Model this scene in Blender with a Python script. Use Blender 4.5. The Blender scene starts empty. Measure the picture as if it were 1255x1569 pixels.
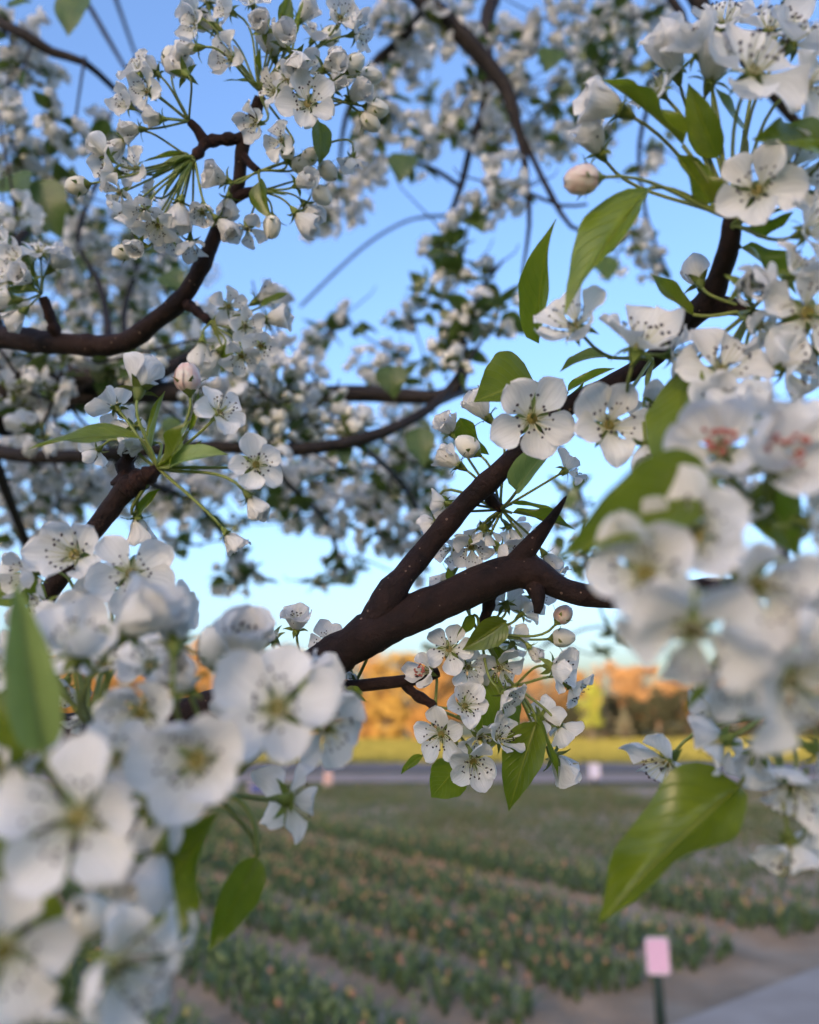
import bpy, math, random
import numpy as np
from mathutils import Vector, Matrix, noise

R = random.Random(7)
scene = bpy.context.scene
COL = scene.collection

# ---------------------------------------------------------------- camera
F = 1180.0                      # focal length in photo pixels (photo 1255 x 1569)
CX, CY = 627.5, 784.5
CAM = Vector((0, 0, 1.6))
PITCH = math.atan((1108 - CY) / F)
RIGHT = Vector((1, 0, 0))
FWD = Vector((0, math.cos(PITCH), math.sin(PITCH)))
UP = Vector((0, -math.sin(PITCH), math.cos(PITCH)))
cd = bpy.data.cameras.new('camera')
cam = bpy.data.objects.new('camera', cd)
COL.objects.link(cam)
cam.location = CAM
cam.rotation_euler = (math.pi / 2 + PITCH, 0, 0)
cd.sensor_fit = 'HORIZONTAL'
cd.sensor_width = 36
cd.lens = 36 * F / 1255
cd.clip_start = 0.01
cd.clip_end = 3000
cd.dof.use_dof = True
cd.dof.focus_distance = 0.365
cd.dof.aperture_fstop = cd.lens / 4.8      # a 4.8 mm wide pupil, as a phone's
scene.camera = cam

# ---------------------------------------------------------------- light
SUN_EL, SUN_AZ = math.radians(6.0), math.radians(203)
world = bpy.data.worlds.new('World')
scene.world = world
world.use_nodes = True
wn = world.node_tree.nodes
wn.clear()
wo = wn.new('ShaderNodeOutputWorld')
wb = wn.new('ShaderNodeBackground')
sky = wn.new('ShaderNodeTexSky')
sky.sky_type = 'NISHITA'
sky.sun_disc = False
sky.sun_elevation = SUN_EL
sky.sun_rotation = SUN_AZ
sky.air_density = 1.0
sky.dust_density = 4.0
sky.ozone_density = 2.4
wb.inputs['Strength'].default_value = 0.15
world.node_tree.links.new(sky.outputs[0], wb.inputs[0])
world.node_tree.links.new(wb.outputs[0], wo.inputs[0])
sl = bpy.data.lights.new('sun', 'SUN')
sl.energy = 3.0
sl.angle = math.radians(0.5)
sl.color = (1.0, 0.66, 0.36)
sun = bpy.data.objects.new('sun', sl)
COL.objects.link(sun)
sd = Vector((math.sin(SUN_AZ) * math.cos(SUN_EL), math.cos(SUN_AZ) * math.cos(SUN_EL), math.sin(SUN_EL)))
sun.rotation_euler = sd.to_track_quat('Z', 'Y').to_euler()
sun.location = (-20, -40, 30)
vs = scene.view_settings
vs.view_transform = 'Standard'
vs.look = 'None'
vs.gamma = 1
vs.use_curve_mapping = False
vs.exposure = 2.25
vs.use_white_balance = True
vs.white_balance_temperature = 6000
vs.white_balance_tint = 23
scene.cycles.use_denoising = True
scene.cycles.max_bounces = 10
scene.cycles.transmission_bounces = 8
scene.cycles.sample_clamp_indirect = 8

# ---------------------------------------------------------------- helpers
def P(px, py, d):
    return CAM + d * (FWD + RIGHT * ((px - CX) / F) + UP * ((CY - py) / F))

def G(px, py, z=0.0):
    v = FWD + RIGHT * ((px - CX) / F) + UP * ((CY - py) / F)
    t = (z - CAM.z) / v.z
    return CAM + v * t

def face(code):
    m = {'c': -FWD, 'b': FWD, 'u': UP, 'd': -UP, 'l': -RIGHT, 'r': RIGHT}
    v = Vector((0, 0, 0))
    for ch in code:
        v += m[ch]
    return v.normalized()

def mesh(name, verts, faces, mats, smooth=True, fmat=None, uv=None):
    me = bpy.data.meshes.new(name)
    me.from_pydata([tuple(v) for v in verts], [], faces)
    for m in (mats if isinstance(mats, (list, tuple)) else [mats]):
        me.materials.append(m)
    if fmat is not None:
        me.polygons.foreach_set('material_index', fmat)
    if uv is not None:
        l = me.uv_layers.new(name='UVMap')
        idx = np.zeros(len(me.loops), dtype=np.int32)
        me.loops.foreach_get('vertex_index', idx)
        l.data.foreach_set('uv', np.asarray(uv, dtype=np.float32)[idx].ravel())
    if smooth:
        me.polygons.foreach_set('use_smooth', [True] * len(me.polygons))
    me.update()
    return me

def ob(name, me, parent=None, mat=None):
    o = bpy.data.objects.new(name, me)
    COL.objects.link(o)
    if parent is not None:
        o.parent = parent
    if mat is not None:
        o.matrix_local = mat
    return o

def tag(o, label=None, cat=None, group=None, kind=None):
    if label: o['label'] = label
    if cat: o['category'] = cat
    if group: o['group'] = group
    if kind: o['kind'] = kind
    return o

def root(name, loc, label, cat, group=None):
    o = bpy.data.objects.new(name, None)
    o.empty_display_size = 0.05
    COL.objects.link(o)
    o.location = loc
    return tag(o, label, cat, group)

def frame(n, twist=0.0, hint=None):
    n = n.normalized()
    a = hint if hint is not None else (Vector((0, 0, 1)) if abs(n.z) < 0.9 else Vector((1, 0, 0)))
    x = a - n * a.dot(n)
    if x.length < 1e-4:
        a = Vector((0.3, 0.8, 0.5)); x = a - n * a.dot(n)
    x.normalize()
    y = n.cross(x)
    if twist:
        x, y = x * math.cos(twist) + y * math.sin(twist), y * math.cos(twist) - x * math.sin(twist)
    return x, y, n

def mat4(x, y, z, o):
    return Matrix(((x[0], y[0], z[0], o[0]), (x[1], y[1], z[1], o[1]), (x[2], y[2], z[2], o[2]), (0, 0, 0, 1)))

def spline(pts, rad, step):
    out, ro = [], []
    n = len(pts)
    for i in range(n - 1):
        p0 = pts[max(i - 1, 0)]; p1 = pts[i]; p2 = pts[i + 1]; p3 = pts[min(i + 2, n - 1)]
        k = max(2, int((p2 - p1).length / step))
        k = min(k, 60)
        for j in range(k):
            t = j / k
            q = 0.5 * ((2 * p1) + (p2 - p0) * t + (2 * p0 - 5 * p1 + 4 * p2 - p3) * t * t + (3 * p1 - p0 - 3 * p2 + p3) * t ** 3)
            out.append(q); ro.append(rad[i] * (1 - t) + rad[i + 1] * t)
    out.append(pts[-1]); ro.append(rad[-1])
    return out, ro

def tube(pts, rad, sides=8, rough=0.0, nscale=60.0, cap=True, base=0):
    V, Fc = [], []
    n = len(pts)
    up = None
    for i in range(n):
        t = (pts[min(i + 1, n - 1)] - pts[max(i - 1, 0)])
        if t.length < 1e-9: t = Vector((0, 0, 1))
        t.normalize()
        if up is None:
            x, y, _ = frame(t)
        else:
            x = up - t * up.dot(t)
            x = x.normalized() if x.length > 1e-6 else frame(t)[0]
            y = t.cross(x)
        up = x
        for s in range(sides):
            a = 2 * math.pi * s / sides
            d = x * math.cos(a) + y * math.sin(a)
            r = rad[i]
            if rough:
                q = pts[i] + d * r
                r *= 1 + rough * (noise.noise(q * nscale) + 0.6 * noise.noise(q * nscale * 2.7))
            V.append(pts[i] + d * r)
    for i in range(n - 1):
        for s in range(sides):
            a, b = i * sides + s, i * sides + (s + 1) % sides
            Fc.append((base + a, base + b, base + b + sides, base + a + sides))
    if cap:
        Fc.append(tuple(base + s for s in reversed(range(sides))))
        Fc.append(tuple(base + (n - 1) * sides + s for s in range(sides)))
    return V, Fc

# ---------------------------------------------------------------- materials
def newmat(name):
    m = bpy.data.materials.new(name)
    m.use_nodes = True
    nt = m.node_tree
    nt.nodes.clear()
    out = nt.nodes.new('ShaderNodeOutputMaterial')
    return m, nt, out

def N(nt, t, **kw):
    n = nt.nodes.new(t)
    for k, v in kw.items():
        if k in n.inputs: n.inputs[k].default_value = v
        else: setattr(n, k, v)
    return n

def ramp(nt, fac, stops):
    r = nt.nodes.new('ShaderNodeValToRGB')
    e = r.color_ramp.elements
    while len(e) < len(stops): e.new(0.5)
    for i, (p, c) in enumerate(stops):
        e[i].position = p; e[i].color = (*c, 1)
    nt.links.new(fac, r.inputs[0])
    return r.outputs[0]

def noise_mat(name, stops, scale=20, detail=4, rough=0.8, bump=0.0, bscale=None, spec=0.3, trans=0.0, tcol=None, obj_var=0.0, bdist=0.002):
    m, nt, out = newmat(name)
    tc = N(nt, 'ShaderNodeTexCoord')
    nz = N(nt, 'ShaderNodeTexNoise', Scale=scale, Detail=detail)
    nt.links.new(tc.outputs['Object'], nz.inputs['Vector'])
    col = ramp(nt, nz.outputs['Fac'], stops)
    if obj_var:
        oi = N(nt, 'ShaderNodeObjectInfo')
        hv = N(nt, 'ShaderNodeHueSaturation')
        mr = N(nt, 'ShaderNodeMapRange')
        mr.inputs[3].default_value = 1 - obj_var; mr.inputs[4].default_value = 1 + obj_var
        nt.links.new(oi.outputs['Random'], mr.inputs[0])
        nt.links.new(mr.outputs[0], hv.inputs['Value'])
        nt.links.new(col, hv.inputs['Color'])
        col = hv.outputs[0]
    b = N(nt, 'ShaderNodeBsdfPrincipled', Roughness=rough)
    b.inputs['Specular IOR Level'].default_value = spec
    nt.links.new(col, b.inputs['Base Color'])
    if bump:
        n2 = N(nt, 'ShaderNodeTexNoise', Scale=bscale or scale * 3, Detail=5)
        nt.links.new(tc.outputs['Object'], n2.inputs['Vector'])
        bp = N(nt, 'ShaderNodeBump', Strength=bump, Distance=bdist)
        nt.links.new(n2.outputs['Fac'], bp.inputs['Height'])
        nt.links.new(bp.outputs[0], b.inputs['Normal'])
    last = b.outputs[0]
    if trans:
        tr = N(nt, 'ShaderNodeBsdfTranslucent')
        if tcol: tr.inputs[0].default_value = (*tcol, 1)
        else: nt.links.new(col, tr.inputs[0])
        mx = N(nt, 'ShaderNodeMixShader'); mx.inputs[0].default_value = trans
        nt.links.new(last, mx.inputs[1]); nt.links.new(tr.outputs[0], mx.inputs[2])
        last = mx.outputs[0]
    nt.links.new(last, out.inputs[0])
    return m

def petal_mat():
    m, nt, out = newmat('petal_white')
    uv = N(nt, 'ShaderNodeUVMap')
    sp = N(nt, 'ShaderNodeSeparateXYZ')
    nt.links.new(uv.outputs[0], sp.inputs[0])
    # greenish claw at the base, white blade
    col = ramp(nt, sp.outputs['X'], [(0.0, (0.52, 0.55, 0.30)), (0.13, (0.82, 0.825, 0.77)), (0.45, (0.87, 0.865, 0.84)), (1.0, (0.87, 0.86, 0.84))])
    oi = N(nt, 'ShaderNodeObjectInfo')
    hv = N(nt, 'ShaderNodeHueSaturation')
    mr = N(nt, 'ShaderNodeMapRange'); mr.inputs[3].default_value = 0.88; mr.inputs[4].default_value = 1.02
    nt.links.new(oi.outputs['Random'], mr.inputs[0]); nt.links.new(mr.outputs[0], hv.inputs['Value']); nt.links.new(col, hv.inputs['Color'])
    # fine veins running out along the petal, as relief
    mp = N(nt, 'ShaderNodeMapping'); mp.inputs['Scale'].default_value = (1.2, 16, 1)
    nt.links.new(uv.outputs[0], mp.inputs[0])
    nz = N(nt, 'ShaderNodeTexNoise', Scale=1.0, Detail=3, Distortion=0.6)
    nt.links.new(mp.outputs[0], nz.inputs['Vector'])
    vr = N(nt, 'ShaderNodeMapRange'); vr.inputs[1].default_value = 0.38; vr.inputs[2].default_value = 0.55; vr.inputs[3].default_value = 0.90; vr.inputs[4].default_value = 1.0
    nt.links.new(nz.outputs['Fac'], vr.inputs[0])
    mu = N(nt, 'ShaderNodeMath', operation='MULTIPLY')
    nt.links.new(vr.outputs[0], mu.inputs[0]); nt.links.new(mr.outputs[0], mu.inputs[1]); nt.links.new(mu.outputs[0], hv.inputs['Value'])
    bp = N(nt, 'ShaderNodeBump', Strength=0.5, Distance=0.0008)
    nt.links.new(nz.outputs['Fac'], bp.inputs['Height'])
    b = N(nt, 'ShaderNodeBsdfPrincipled', Roughness=0.55)
    b.inputs['Specular IOR Level'].default_value = 0.25
    nt.links.new(hv.outputs[0], b.inputs['Base Color']); nt.links.new(bp.outputs[0], b.inputs['Normal'])
    tr = N(nt, 'ShaderNodeBsdfTranslucent')
    nt.links.new(hv.outputs[0], tr.inputs[0]); nt.links.new(bp.outputs[0], tr.inputs['Normal'])
    mx = N(nt, 'ShaderNodeMixShader'); mx.inputs[0].default_value = 0.36
    nt.links.new(b.outputs[0], mx.inputs[1]); nt.links.new(tr.outputs[0], mx.inputs[2])
    nt.links.new(mx.outputs[0], out.inputs[0])
    return m

def leaf_mat(name, c1, c2, ctr, rough=0.33, trans=0.32):
    m, nt, out = newmat(name)
    uv = N(nt, 'ShaderNodeUVMap')
    sp = N(nt, 'ShaderNodeSeparateXYZ'); nt.links.new(uv.outputs[0], sp.inputs[0])
    ab = N(nt, 'ShaderNodeMath', operation='ABSOLUTE'); nt.links.new(sp.outputs['Y'], ab.inputs[0])
    # side veins: waves of (u - 0.35|v|)
    ml = N(nt, 'ShaderNodeMath', operation='MULTIPLY_ADD'); ml.inputs[1].default_value = -0.33
    nt.links.new(ab.outputs[0], ml.inputs[0]); nt.links.new(sp.outputs['X'], ml.inputs[2])
    fr = N(nt, 'ShaderNodeMath', operation='MULTIPLY'); fr.inputs[1].default_value = 58.0
    nt.links.new(ml.outputs[0], fr.inputs[0])
    sn = N(nt, 'ShaderNodeMath', operation='SINE'); nt.links.new(fr.outputs[0], sn.inputs[0])
    vein = N(nt, 'ShaderNodeMapRange'); vein.inputs[1].default_value = 0.86; vein.inputs[2].default_value = 1.0
    nt.links.new(sn.outputs[0], vein.inputs[0])
    mid = N(nt, 'ShaderNodeMapRange'); mid.inputs[1].default_value = 0.055; mid.inputs[2].default_value = 0.02
    nt.links.new(ab.outputs[0], mid.inputs[0])
    mxv = N(nt, 'ShaderNodeMath', operation='MULTIPLY_ADD'); mxv.inputs[1].default_value = 0.07
    nt.links.new(vein.outputs[0], mxv.inputs[0]); nt.links.new(mid.outputs[0], mxv.inputs[2]); mxv.use_clamp = True
    tc = N(nt, 'ShaderNodeTexCoord')
    nz = N(nt, 'ShaderNodeTexNoise', Scale=5, Detail=4)
    nt.links.new(tc.outputs['Object'], nz.inputs['Vector'])
    col = ramp(nt, nz.outputs['Fac'], [(0.3, c1), (0.72, c2)])
    oi = N(nt, 'ShaderNodeObjectInfo')
    hv = N(nt, 'ShaderNodeHueSaturation')
    mr = N(nt, 'ShaderNodeMapRange'); mr.inputs[3].default_value = 0.75; mr.inputs[4].default_value = 1.25
    nt.links.new(oi.outputs['Random'], mr.inputs[0]); nt.links.new(mr.outputs[0], hv.inputs['Value']); nt.links.new(col, hv.inputs['Color'])
    mc = N(nt, 'ShaderNodeMix', data_type='RGBA')
    mc.inputs['B'].default_value = (c2[0] * 1.5, c2[1] * 1.3, c2[2] * 1.6, 1)
    nt.links.new(mxv.outputs[0], mc.inputs['Factor']); nt.links.new(hv.outputs[0], mc.inputs['A'])
    bp = N(nt, 'ShaderNodeBump', Strength=0.6, Distance=0.006); bp.invert = True
    nt.links.new(mxv.outputs[0], bp.inputs['Height'])
    b = N(nt, 'ShaderNodeBsdfPrincipled', Roughness=rough)
    b.inputs['Specular IOR Level'].default_value = 0.5
    nt.links.new(mc.outputs['Result'], b.inputs['Base Color']); nt.links.new(bp.outputs[0], b.inputs['Normal'])
    tr = N(nt, 'ShaderNodeBsdfTranslucent'); tr.inputs[0].default_value = (*ctr, 1)
    mx = N(nt, 'ShaderNodeMixShader'); mx.inputs[0].default_value = trans
    nt.links.new(b.outputs[0], mx.inputs[1]); nt.links.new(tr.outputs[0], mx.inputs[2])
    nt.links.new(mx.outputs[0], out.inputs[0])
    return m

def bark_mat(name, c1, c2, lent, scale=1.0, len_amt=1.0):
    m, nt, out = newmat(name)
    tc = N(nt, 'ShaderNodeTexCoord')
    nz = N(nt, 'ShaderNodeTexNoise', Scale=70 * scale, Detail=6, Roughness=0.65)
    nt.links.new(tc.outputs['Object'], nz.inputs['Vector'])
    col = ramp(nt, nz.outputs['Fac'], [(0.3, c1), (0.7, c2)])
    vo = N(nt, 'ShaderNodeTexVoronoi', Scale=190 * scale)
    vo.inputs['Randomness'].default_value = 1.0
    nt.links.new(tc.outputs['Object'], vo.inputs['Vector'])
    n3 = N(nt, 'ShaderNodeTexNoise', Scale=60 * scale, Detail=2)
    nt.links.new(tc.outputs['Object'], n3.inputs['Vector'])
    th = N(nt, 'ShaderNodeMapRange'); th.inputs[1].default_value = 0.38; th.inputs[2].default_value = 0.62; th.inputs[3].default_value = 0.03; th.inputs[4].default_value = 0.18
    nt.links.new(n3.outputs['Fac'], th.inputs[0])
    lt = N(nt, 'ShaderNodeMath', operation='LESS_THAN')
    nt.links.new(vo.outputs['Distance'], lt.inputs[0]); nt.links.new(th.outputs[0], lt.inputs[1])
    la = N(nt, 'ShaderNodeMath', operation='MULTIPLY'); la.inputs[1].default_value = len_amt
    nt.links.new(lt.outputs[0], la.inputs[0])
    mc = N(nt, 'ShaderNodeMix', data_type='RGBA'); mc.inputs['B'].default_value = (*lent, 1)
    nt.links.new(la.outputs[0], mc.inputs['Factor']); nt.links.new(col, mc.inputs['A'])
    b = N(nt, 'ShaderNodeBsdfPrincipled', Roughness=0.62)
    b.inputs['Specular IOR Level'].default_value = 0.22
    nt.links.new(mc.outputs['Result'], b.inputs['Base Color'])
    n2 = N(nt, 'ShaderNodeTexNoise', Scale=170 * scale, Detail=7, Roughness=0.7)
    nt.links.new(tc.outputs['Object'], n2.inputs['Vector'])
    ad = N(nt, 'ShaderNodeMath', operation='MULTIPLY_ADD'); ad.inputs[1].default_value = 0.7
    nt.links.new(la.outputs[0], ad.inputs[0]); nt.links.new(n2.outputs['Fac'], ad.inputs[2])
    bp = N(nt, 'ShaderNodeBump', Strength=1.0, Distance=0.003)
    nt.links.new(ad.outputs[0], bp.inputs['Height'])
    nt.links.new(bp.outputs[0], b.inputs['Normal'])
    nt.links.new(b.outputs[0], out.inputs[0])
    return m

M = {}
M['petal'] = petal_mat()
M['leaf'] = leaf_mat('leaf_green', (0.080, 0.118, 0.007), (0.145, 0.19, 0.010), (0.30, 0.40, 0.015), rough=0.28)
M['leaf_pale'] = leaf_mat('leaf_pale_green', (0.16, 0.23, 0.06), (0.22, 0.30, 0.09), (0.30, 0.42, 0.10), rough=0.45)
M['leaf_far'] = leaf_mat('leaf_crown', (0.05, 0.085, 0.015), (0.09, 0.14, 0.025), (0.16, 0.26, 0.04), rough=0.4, trans=0.25)
M['calyx'] = noise_mat('calyx_green', [(0.3, (0.10, 0.15, 0.025)), (0.7, (0.20, 0.24, 0.05))], scale=3, rough=0.6, trans=0.15, obj_var=0.2)
M['stem'] = noise_mat('stem_green', [(0.3, (0.13, 0.18, 0.035)), (0.7, (0.22, 0.25, 0.07))], scale=80, rough=0.5, obj_var=0.25)
M['stem_far'] = noise_mat('stem_olive', [(0.3, (0.10, 0.13, 0.03)), (0.7, (0.17, 0.18, 0.06))], scale=80, rough=0.6, obj_var=0.25)
M['filament'] = noise_mat('filament_cream', [(0.3, (0.50, 0.50, 0.30)), (0.7, (0.68, 0.67, 0.52))], scale=4, rough=0.6)
M['disc'] = noise_mat('nectar_disc', [(0.3, (0.12, 0.11, 0.02)), (0.7, (0.23, 0.19, 0.04))], scale=8, rough=0.45)
M['anther'] = noise_mat('anther_dark', [(0.3, (0.018, 0.012, 0.02)), (0.7, (0.05, 0.028, 0.035))], scale=6, rough=0.7)
M['anther_pink'] = noise_mat('anther_rose', [(0.3, (0.30, 0.07, 0.06)), (0.7, (0.46, 0.16, 0.12))], scale=6, rough=0.7)
M['bud'] = noise_mat('bud_white', [(0.3, (0.72, 0.70, 0.60)), (0.75, (0.85, 0.83, 0.76))], scale=2.5, rough=0.5, trans=0.2, obj_var=0.06)
M['bud_pink'] = noise_mat('bud_blush', [(0.35, (0.80, 0.74, 0.66)), (0.75, (0.70, 0.42, 0.38))], scale=3.0, rough=0.5, trans=0.2)
M['bark'] = bark_mat('bark_red_brown', (0.010, 0.0055, 0.005), (0.034, 0.017, 0.013), (0.17, 0.11, 0.08))
M['spur'] = bark_mat('bark_spur', (0.010, 0.0055, 0.005), (0.05, 0.022, 0.017), (0.10, 0.06, 0.045), 1.5, 0.5)
M['bark_far'] = bark_mat('bark_limb', (0.014, 0.011, 0.010), (0.042, 0.032, 0.028), (0.10, 0.085, 0.075), 0.4, 0.5)

# ---------------------------------------------------------------- flower pieces (unit: petal length 1)
def petal_mesh(name, seed, nu=11, nv=8, cup=0.25, ruffle=0.05, wid=0.49, flat_back=0.0):
    r = random.Random(seed)
    V, UVs, Fc = [], [], []
    us = [0.5 - 0.5 * math.cos(math.pi * (i / nu)) for i in range(nu + 1)]
    us = [0.35 * (i / nu) + 0.65 * u for i, u in enumerate(us)]
    ph = [r.uniform(0, 6.28) for _ in range(6)]
    asym = r.uniform(-0.06, 0.06)
    notch = r.choice((0, 0.02, 0.05, 0.1))
    bulge = r.uniform(0.03, 0.075)
    curl = r.choice((0, 0, 0.5, 1.0, -0.5))
    for i, u in enumerate(us):
        if u < 0.58:
            t = u / 0.58
            w = 0.10 + (1 - 0.10) * (t * t * (3 - 2 * t)) ** 0.8
        else:
            t = (u - 0.58) / 0.42
            w = math.sqrt(max(0.0, 1 - t * t * 0.985))
            if i == nu: w = 0.16
        for j in range(nv + 1):
            v = -1 + 2 * j / nv
            edge = 1 + (0.06 * math.sin(5 * u + ph[0] + v) + 0.022 * math.sin(17 * u + ph[4])) * abs(v)
            y = v * w * wid * edge + asym * u * u
            x = u - 0.05 * abs(v) ** 2 * (u > 0.5) * u - notch * math.exp(-(v / 0.25) ** 2) * max(0, u - 0.8) * 4
            z = cup * (u ** 1.7) * 0.55 + cup * 0.9 * (y / wid) ** 2 * (0.3 + 0.7 * math.sin(math.pi * min(u, 0.95)))
            z -= flat_back * max(0, u - 0.55) ** 2 * 1.6
            z += ruffle * abs(v) ** 1.5 * u * (math.sin(6.5 * u + ph[1] + (1.7 if v > 0 else 0)) + 0.5 * math.sin(13 * u + ph[2] + v * 2))
            z += 0.014 * math.sin(9 * v + ph[3]) * u + bulge * math.sin(3.3 * v + ph[4]) * math.sin(4.2 * u + ph[5]) * u
            z += curl * max(0, u - 0.62) ** 2 * 3
            V.append((x, y, z)); UVs.append((u, v * 0.5 + 0.5 + seed * 3.1))
    k = nv + 1
    for i in range(nu):
        for j in range(nv):
            Fc.append((i * k + j, i * k + j + 1, (i + 1) * k + j + 1, (i + 1) * k + j))
    return mesh(name, V, Fc, M['petal'], uv=UVs)

PET = {
    'o': [petal_mesh('petal', s, cup=0.22 + 0.05 * (s % 4), ruffle=0.06, flat_back=0.2, wid=0.44 + 0.02 * (s % 4)) for s in range(12)],
    'h': [petal_mesh('petal', 20 + s, cup=0.55, ruffle=0.07) for s in range(8)],
    'w': [petal_mesh('petal', 40 + s, cup=0.15, ruffle=0.12, wid=0.42, flat_back=0.5) for s in range(5)],
}

def calyx_mesh(seed, reflex, big=1.0):
    r = random.Random(seed)
    pts = [Vector((0, 0, z)) for z in (-0.42, -0.34, -0.22, -0.1, -0.02, 0.03)]
    V, Fc = tube(pts, [0.055, 0.085, 0.135 * big, 0.17 * big, 0.185 * big, 0.15 * big], 10)
    for k in range(5):
        a = math.radians(36 + 72 * k) + r.uniform(-0.1, 0.1)
        c, s = math.cos(a), math.sin(a)
        el = reflex + r.uniform(-0.25, 0.25)
        b = len(V)
        L = r.uniform(0.38, 0.5) * (1.0 if big == 1.0 else 1.15)
        prof = [(0, 0.12), (0.35, 0.105), (0.7, 0.055), (1, 0.004)]
        x, z = 0.17 * big, -0.05
        e = el
        for q, (u, w) in enumerate(prof):
            if q:
                x += L / 3 * math.cos(e); z += L / 3 * math.sin(e); e -= 0.25
            for sgn in (-1, 0, 1):
                zz = z - (0.025 if sgn == 0 else 0)
                V.append(Vector((x * c - sgn * w * s, x * s + sgn * w * c, zz)))
        for q in range(3):
            for j in range(2):
                Fc.append((b + q * 3 + j, b + q * 3 + j + 1, b + q * 3 + j + 4, b + q * 3 + j + 3))
    return mesh('calyx', V, Fc, M['calyx'])

CALYX = {'o': [calyx_mesh(s, -0.5) for s in range(3)], 'h': [calyx_mesh(5 + s, 0.35) for s in range(3)], 'b': [calyx_mesh(9 + s, 1.0, 1.55) for s in range(3)]}

def stamens(seed, spread, amat):
    r = random.Random(seed)
    V, Fc = [], []
    # nectar disc and five styles
    rings = [(0.15, 0.02), (0.13, 0.06), (0.07, 0.075), (0.0, 0.05)]
    for rr, z in rings:
        for s in range(10):
            a = s * math.pi / 5
            V.append(Vector((rr * math.cos(a), rr * math.sin(a), z)))
    for q in range(3):
        for s in range(10):
            Fc.append((q * 10 + s, q * 10 + (s + 1) % 10, q * 10 + 10 + (s + 1) % 10, q * 10 + 10 + s))
    fm = [1] * len(Fc)
    AV, AF = [], []
    n = r.randint(17, 21)
    for k in range(n + 4):
        style = k >= n
        a = 2 * math.pi * (k / n) + r.uniform(-0.15, 0.15)
        lean = r.uniform(0.25, 1.0) * spread if not style else 0.25
        L = r.uniform(0.42, 0.62) if not style else 0.36
        o = Vector((math.cos(a), math.sin(a), 0))
        p0 = o * (0.13 if not style else 0.03) + Vector((0, 0, 0.04))
        d = (o * math.sin(lean) + Vector((0, 0, 1)) * math.cos(lean))
        p1 = p0 + d * L * 0.55
        p2 = p1 + (d + Vector((0, 0, 0.35)) + o * r.uniform(-0.25, 0.25)).normalized() * L * 0.45
        v, f = tube([p0, p1, p2], [0.014, 0.011, 0.009], 4, cap=False, base=len(V))
        V += v; Fc += f
        fm += [2 if style else 0] * len(f)
        if not style:
            b = len(AV)
            w = r.uniform(0.025, 0.034) * (1.7 if amat is M['anther_pink'] else 1.0)
            q = Vector((r.uniform(-1, 1), r.uniform(-1, 1), r.uniform(-1, 1))).normalized()
            x, y, z = frame(q)
            for (lx, ly, lz) in ((1, 0, 0), (0, 1, 0), (-1, 0, 0), (0, -1, 0)):
                for h in (-0.6, 0.6):
                    AV.append(p2 + (x * lx + y * ly) * w + z * h * w * 1.3)
            AV += [p2 + z * w * 1.5, p2 - z * w * 1.5]
            for s in range(4):
                i0, i1 = b + 2 * s, b + 2 * ((s + 1) % 4)
                AF += [(i0, i1, i1 + 1, i0 + 1), (i0 + 1, i1 + 1, b + 8), (i1, i0, b + 9)]
    return mesh('stamens', V, Fc, [M['filament'], M['disc'], M['calyx']], fmat=fm), mesh('anthers', AV, AF, amat)

STAM = {'o': [stamens(s, 0.95, M['anther']) for s in range(4)], 'h': [stamens(10 + s, 0.45, M['anther']) for s in range(3)],
        'k': [stamens(20 + s, 0.40, M['anther_pink']) for s in range(3)]}

def bud_mesh(seed, mat, tip=0.15):
    r = random.Random(seed)
    V, Fc = [], []
    nu, nv = 8, 6
    for k in range(5):
        a0 = 2 * math.pi * k / 5 + r.uniform(-0.15, 0.15)
        off = (0.0, 0.035, 0.015, 0.05, 0.03)[k]
        half = math.radians(r.uniform(50, 62))
        top = r.uniform(0.90, 1.0)
        b = len(V)
        for i in range(nu + 1):
            t = i / nu * top
            th = math.pi * (0.04 + 0.93 * t)
            for j in range(nv + 1):
                v = -1 + 2 * j / nv
                wv = half * (1 - 0.35 * max(0, t - 0.6) / 0.4)
                a = a0 + v * wv + 0.5 * t
                rr = math.sin(th) ** 0.8 * (0.42 + off + 0.035 * abs(v) ** 3) * (1.06 - 0.22 * t) + 0.02 * math.sin(5 * v + k) * t
                z = 0.40 - 0.50 * math.cos(th) + tip * t ** 3 - 0.05 * abs(v) ** 2 * t
                V.append((rr * math.cos(a), rr * math.sin(a), z))
        w = nv + 1
        for i in range(nu):
            for j in range(nv):
                Fc.append((b + i * w + j, b + i * w + j + 1, b + (i + 1) * w + j + 1, b + (i + 1) * w + j))
    return mesh('bud', V, Fc, mat)

BUD = [bud_mesh(s, M['bud']) for s in range(3)]
BUDP = bud_mesh(8, M['bud_pink'], 0.05)

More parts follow.
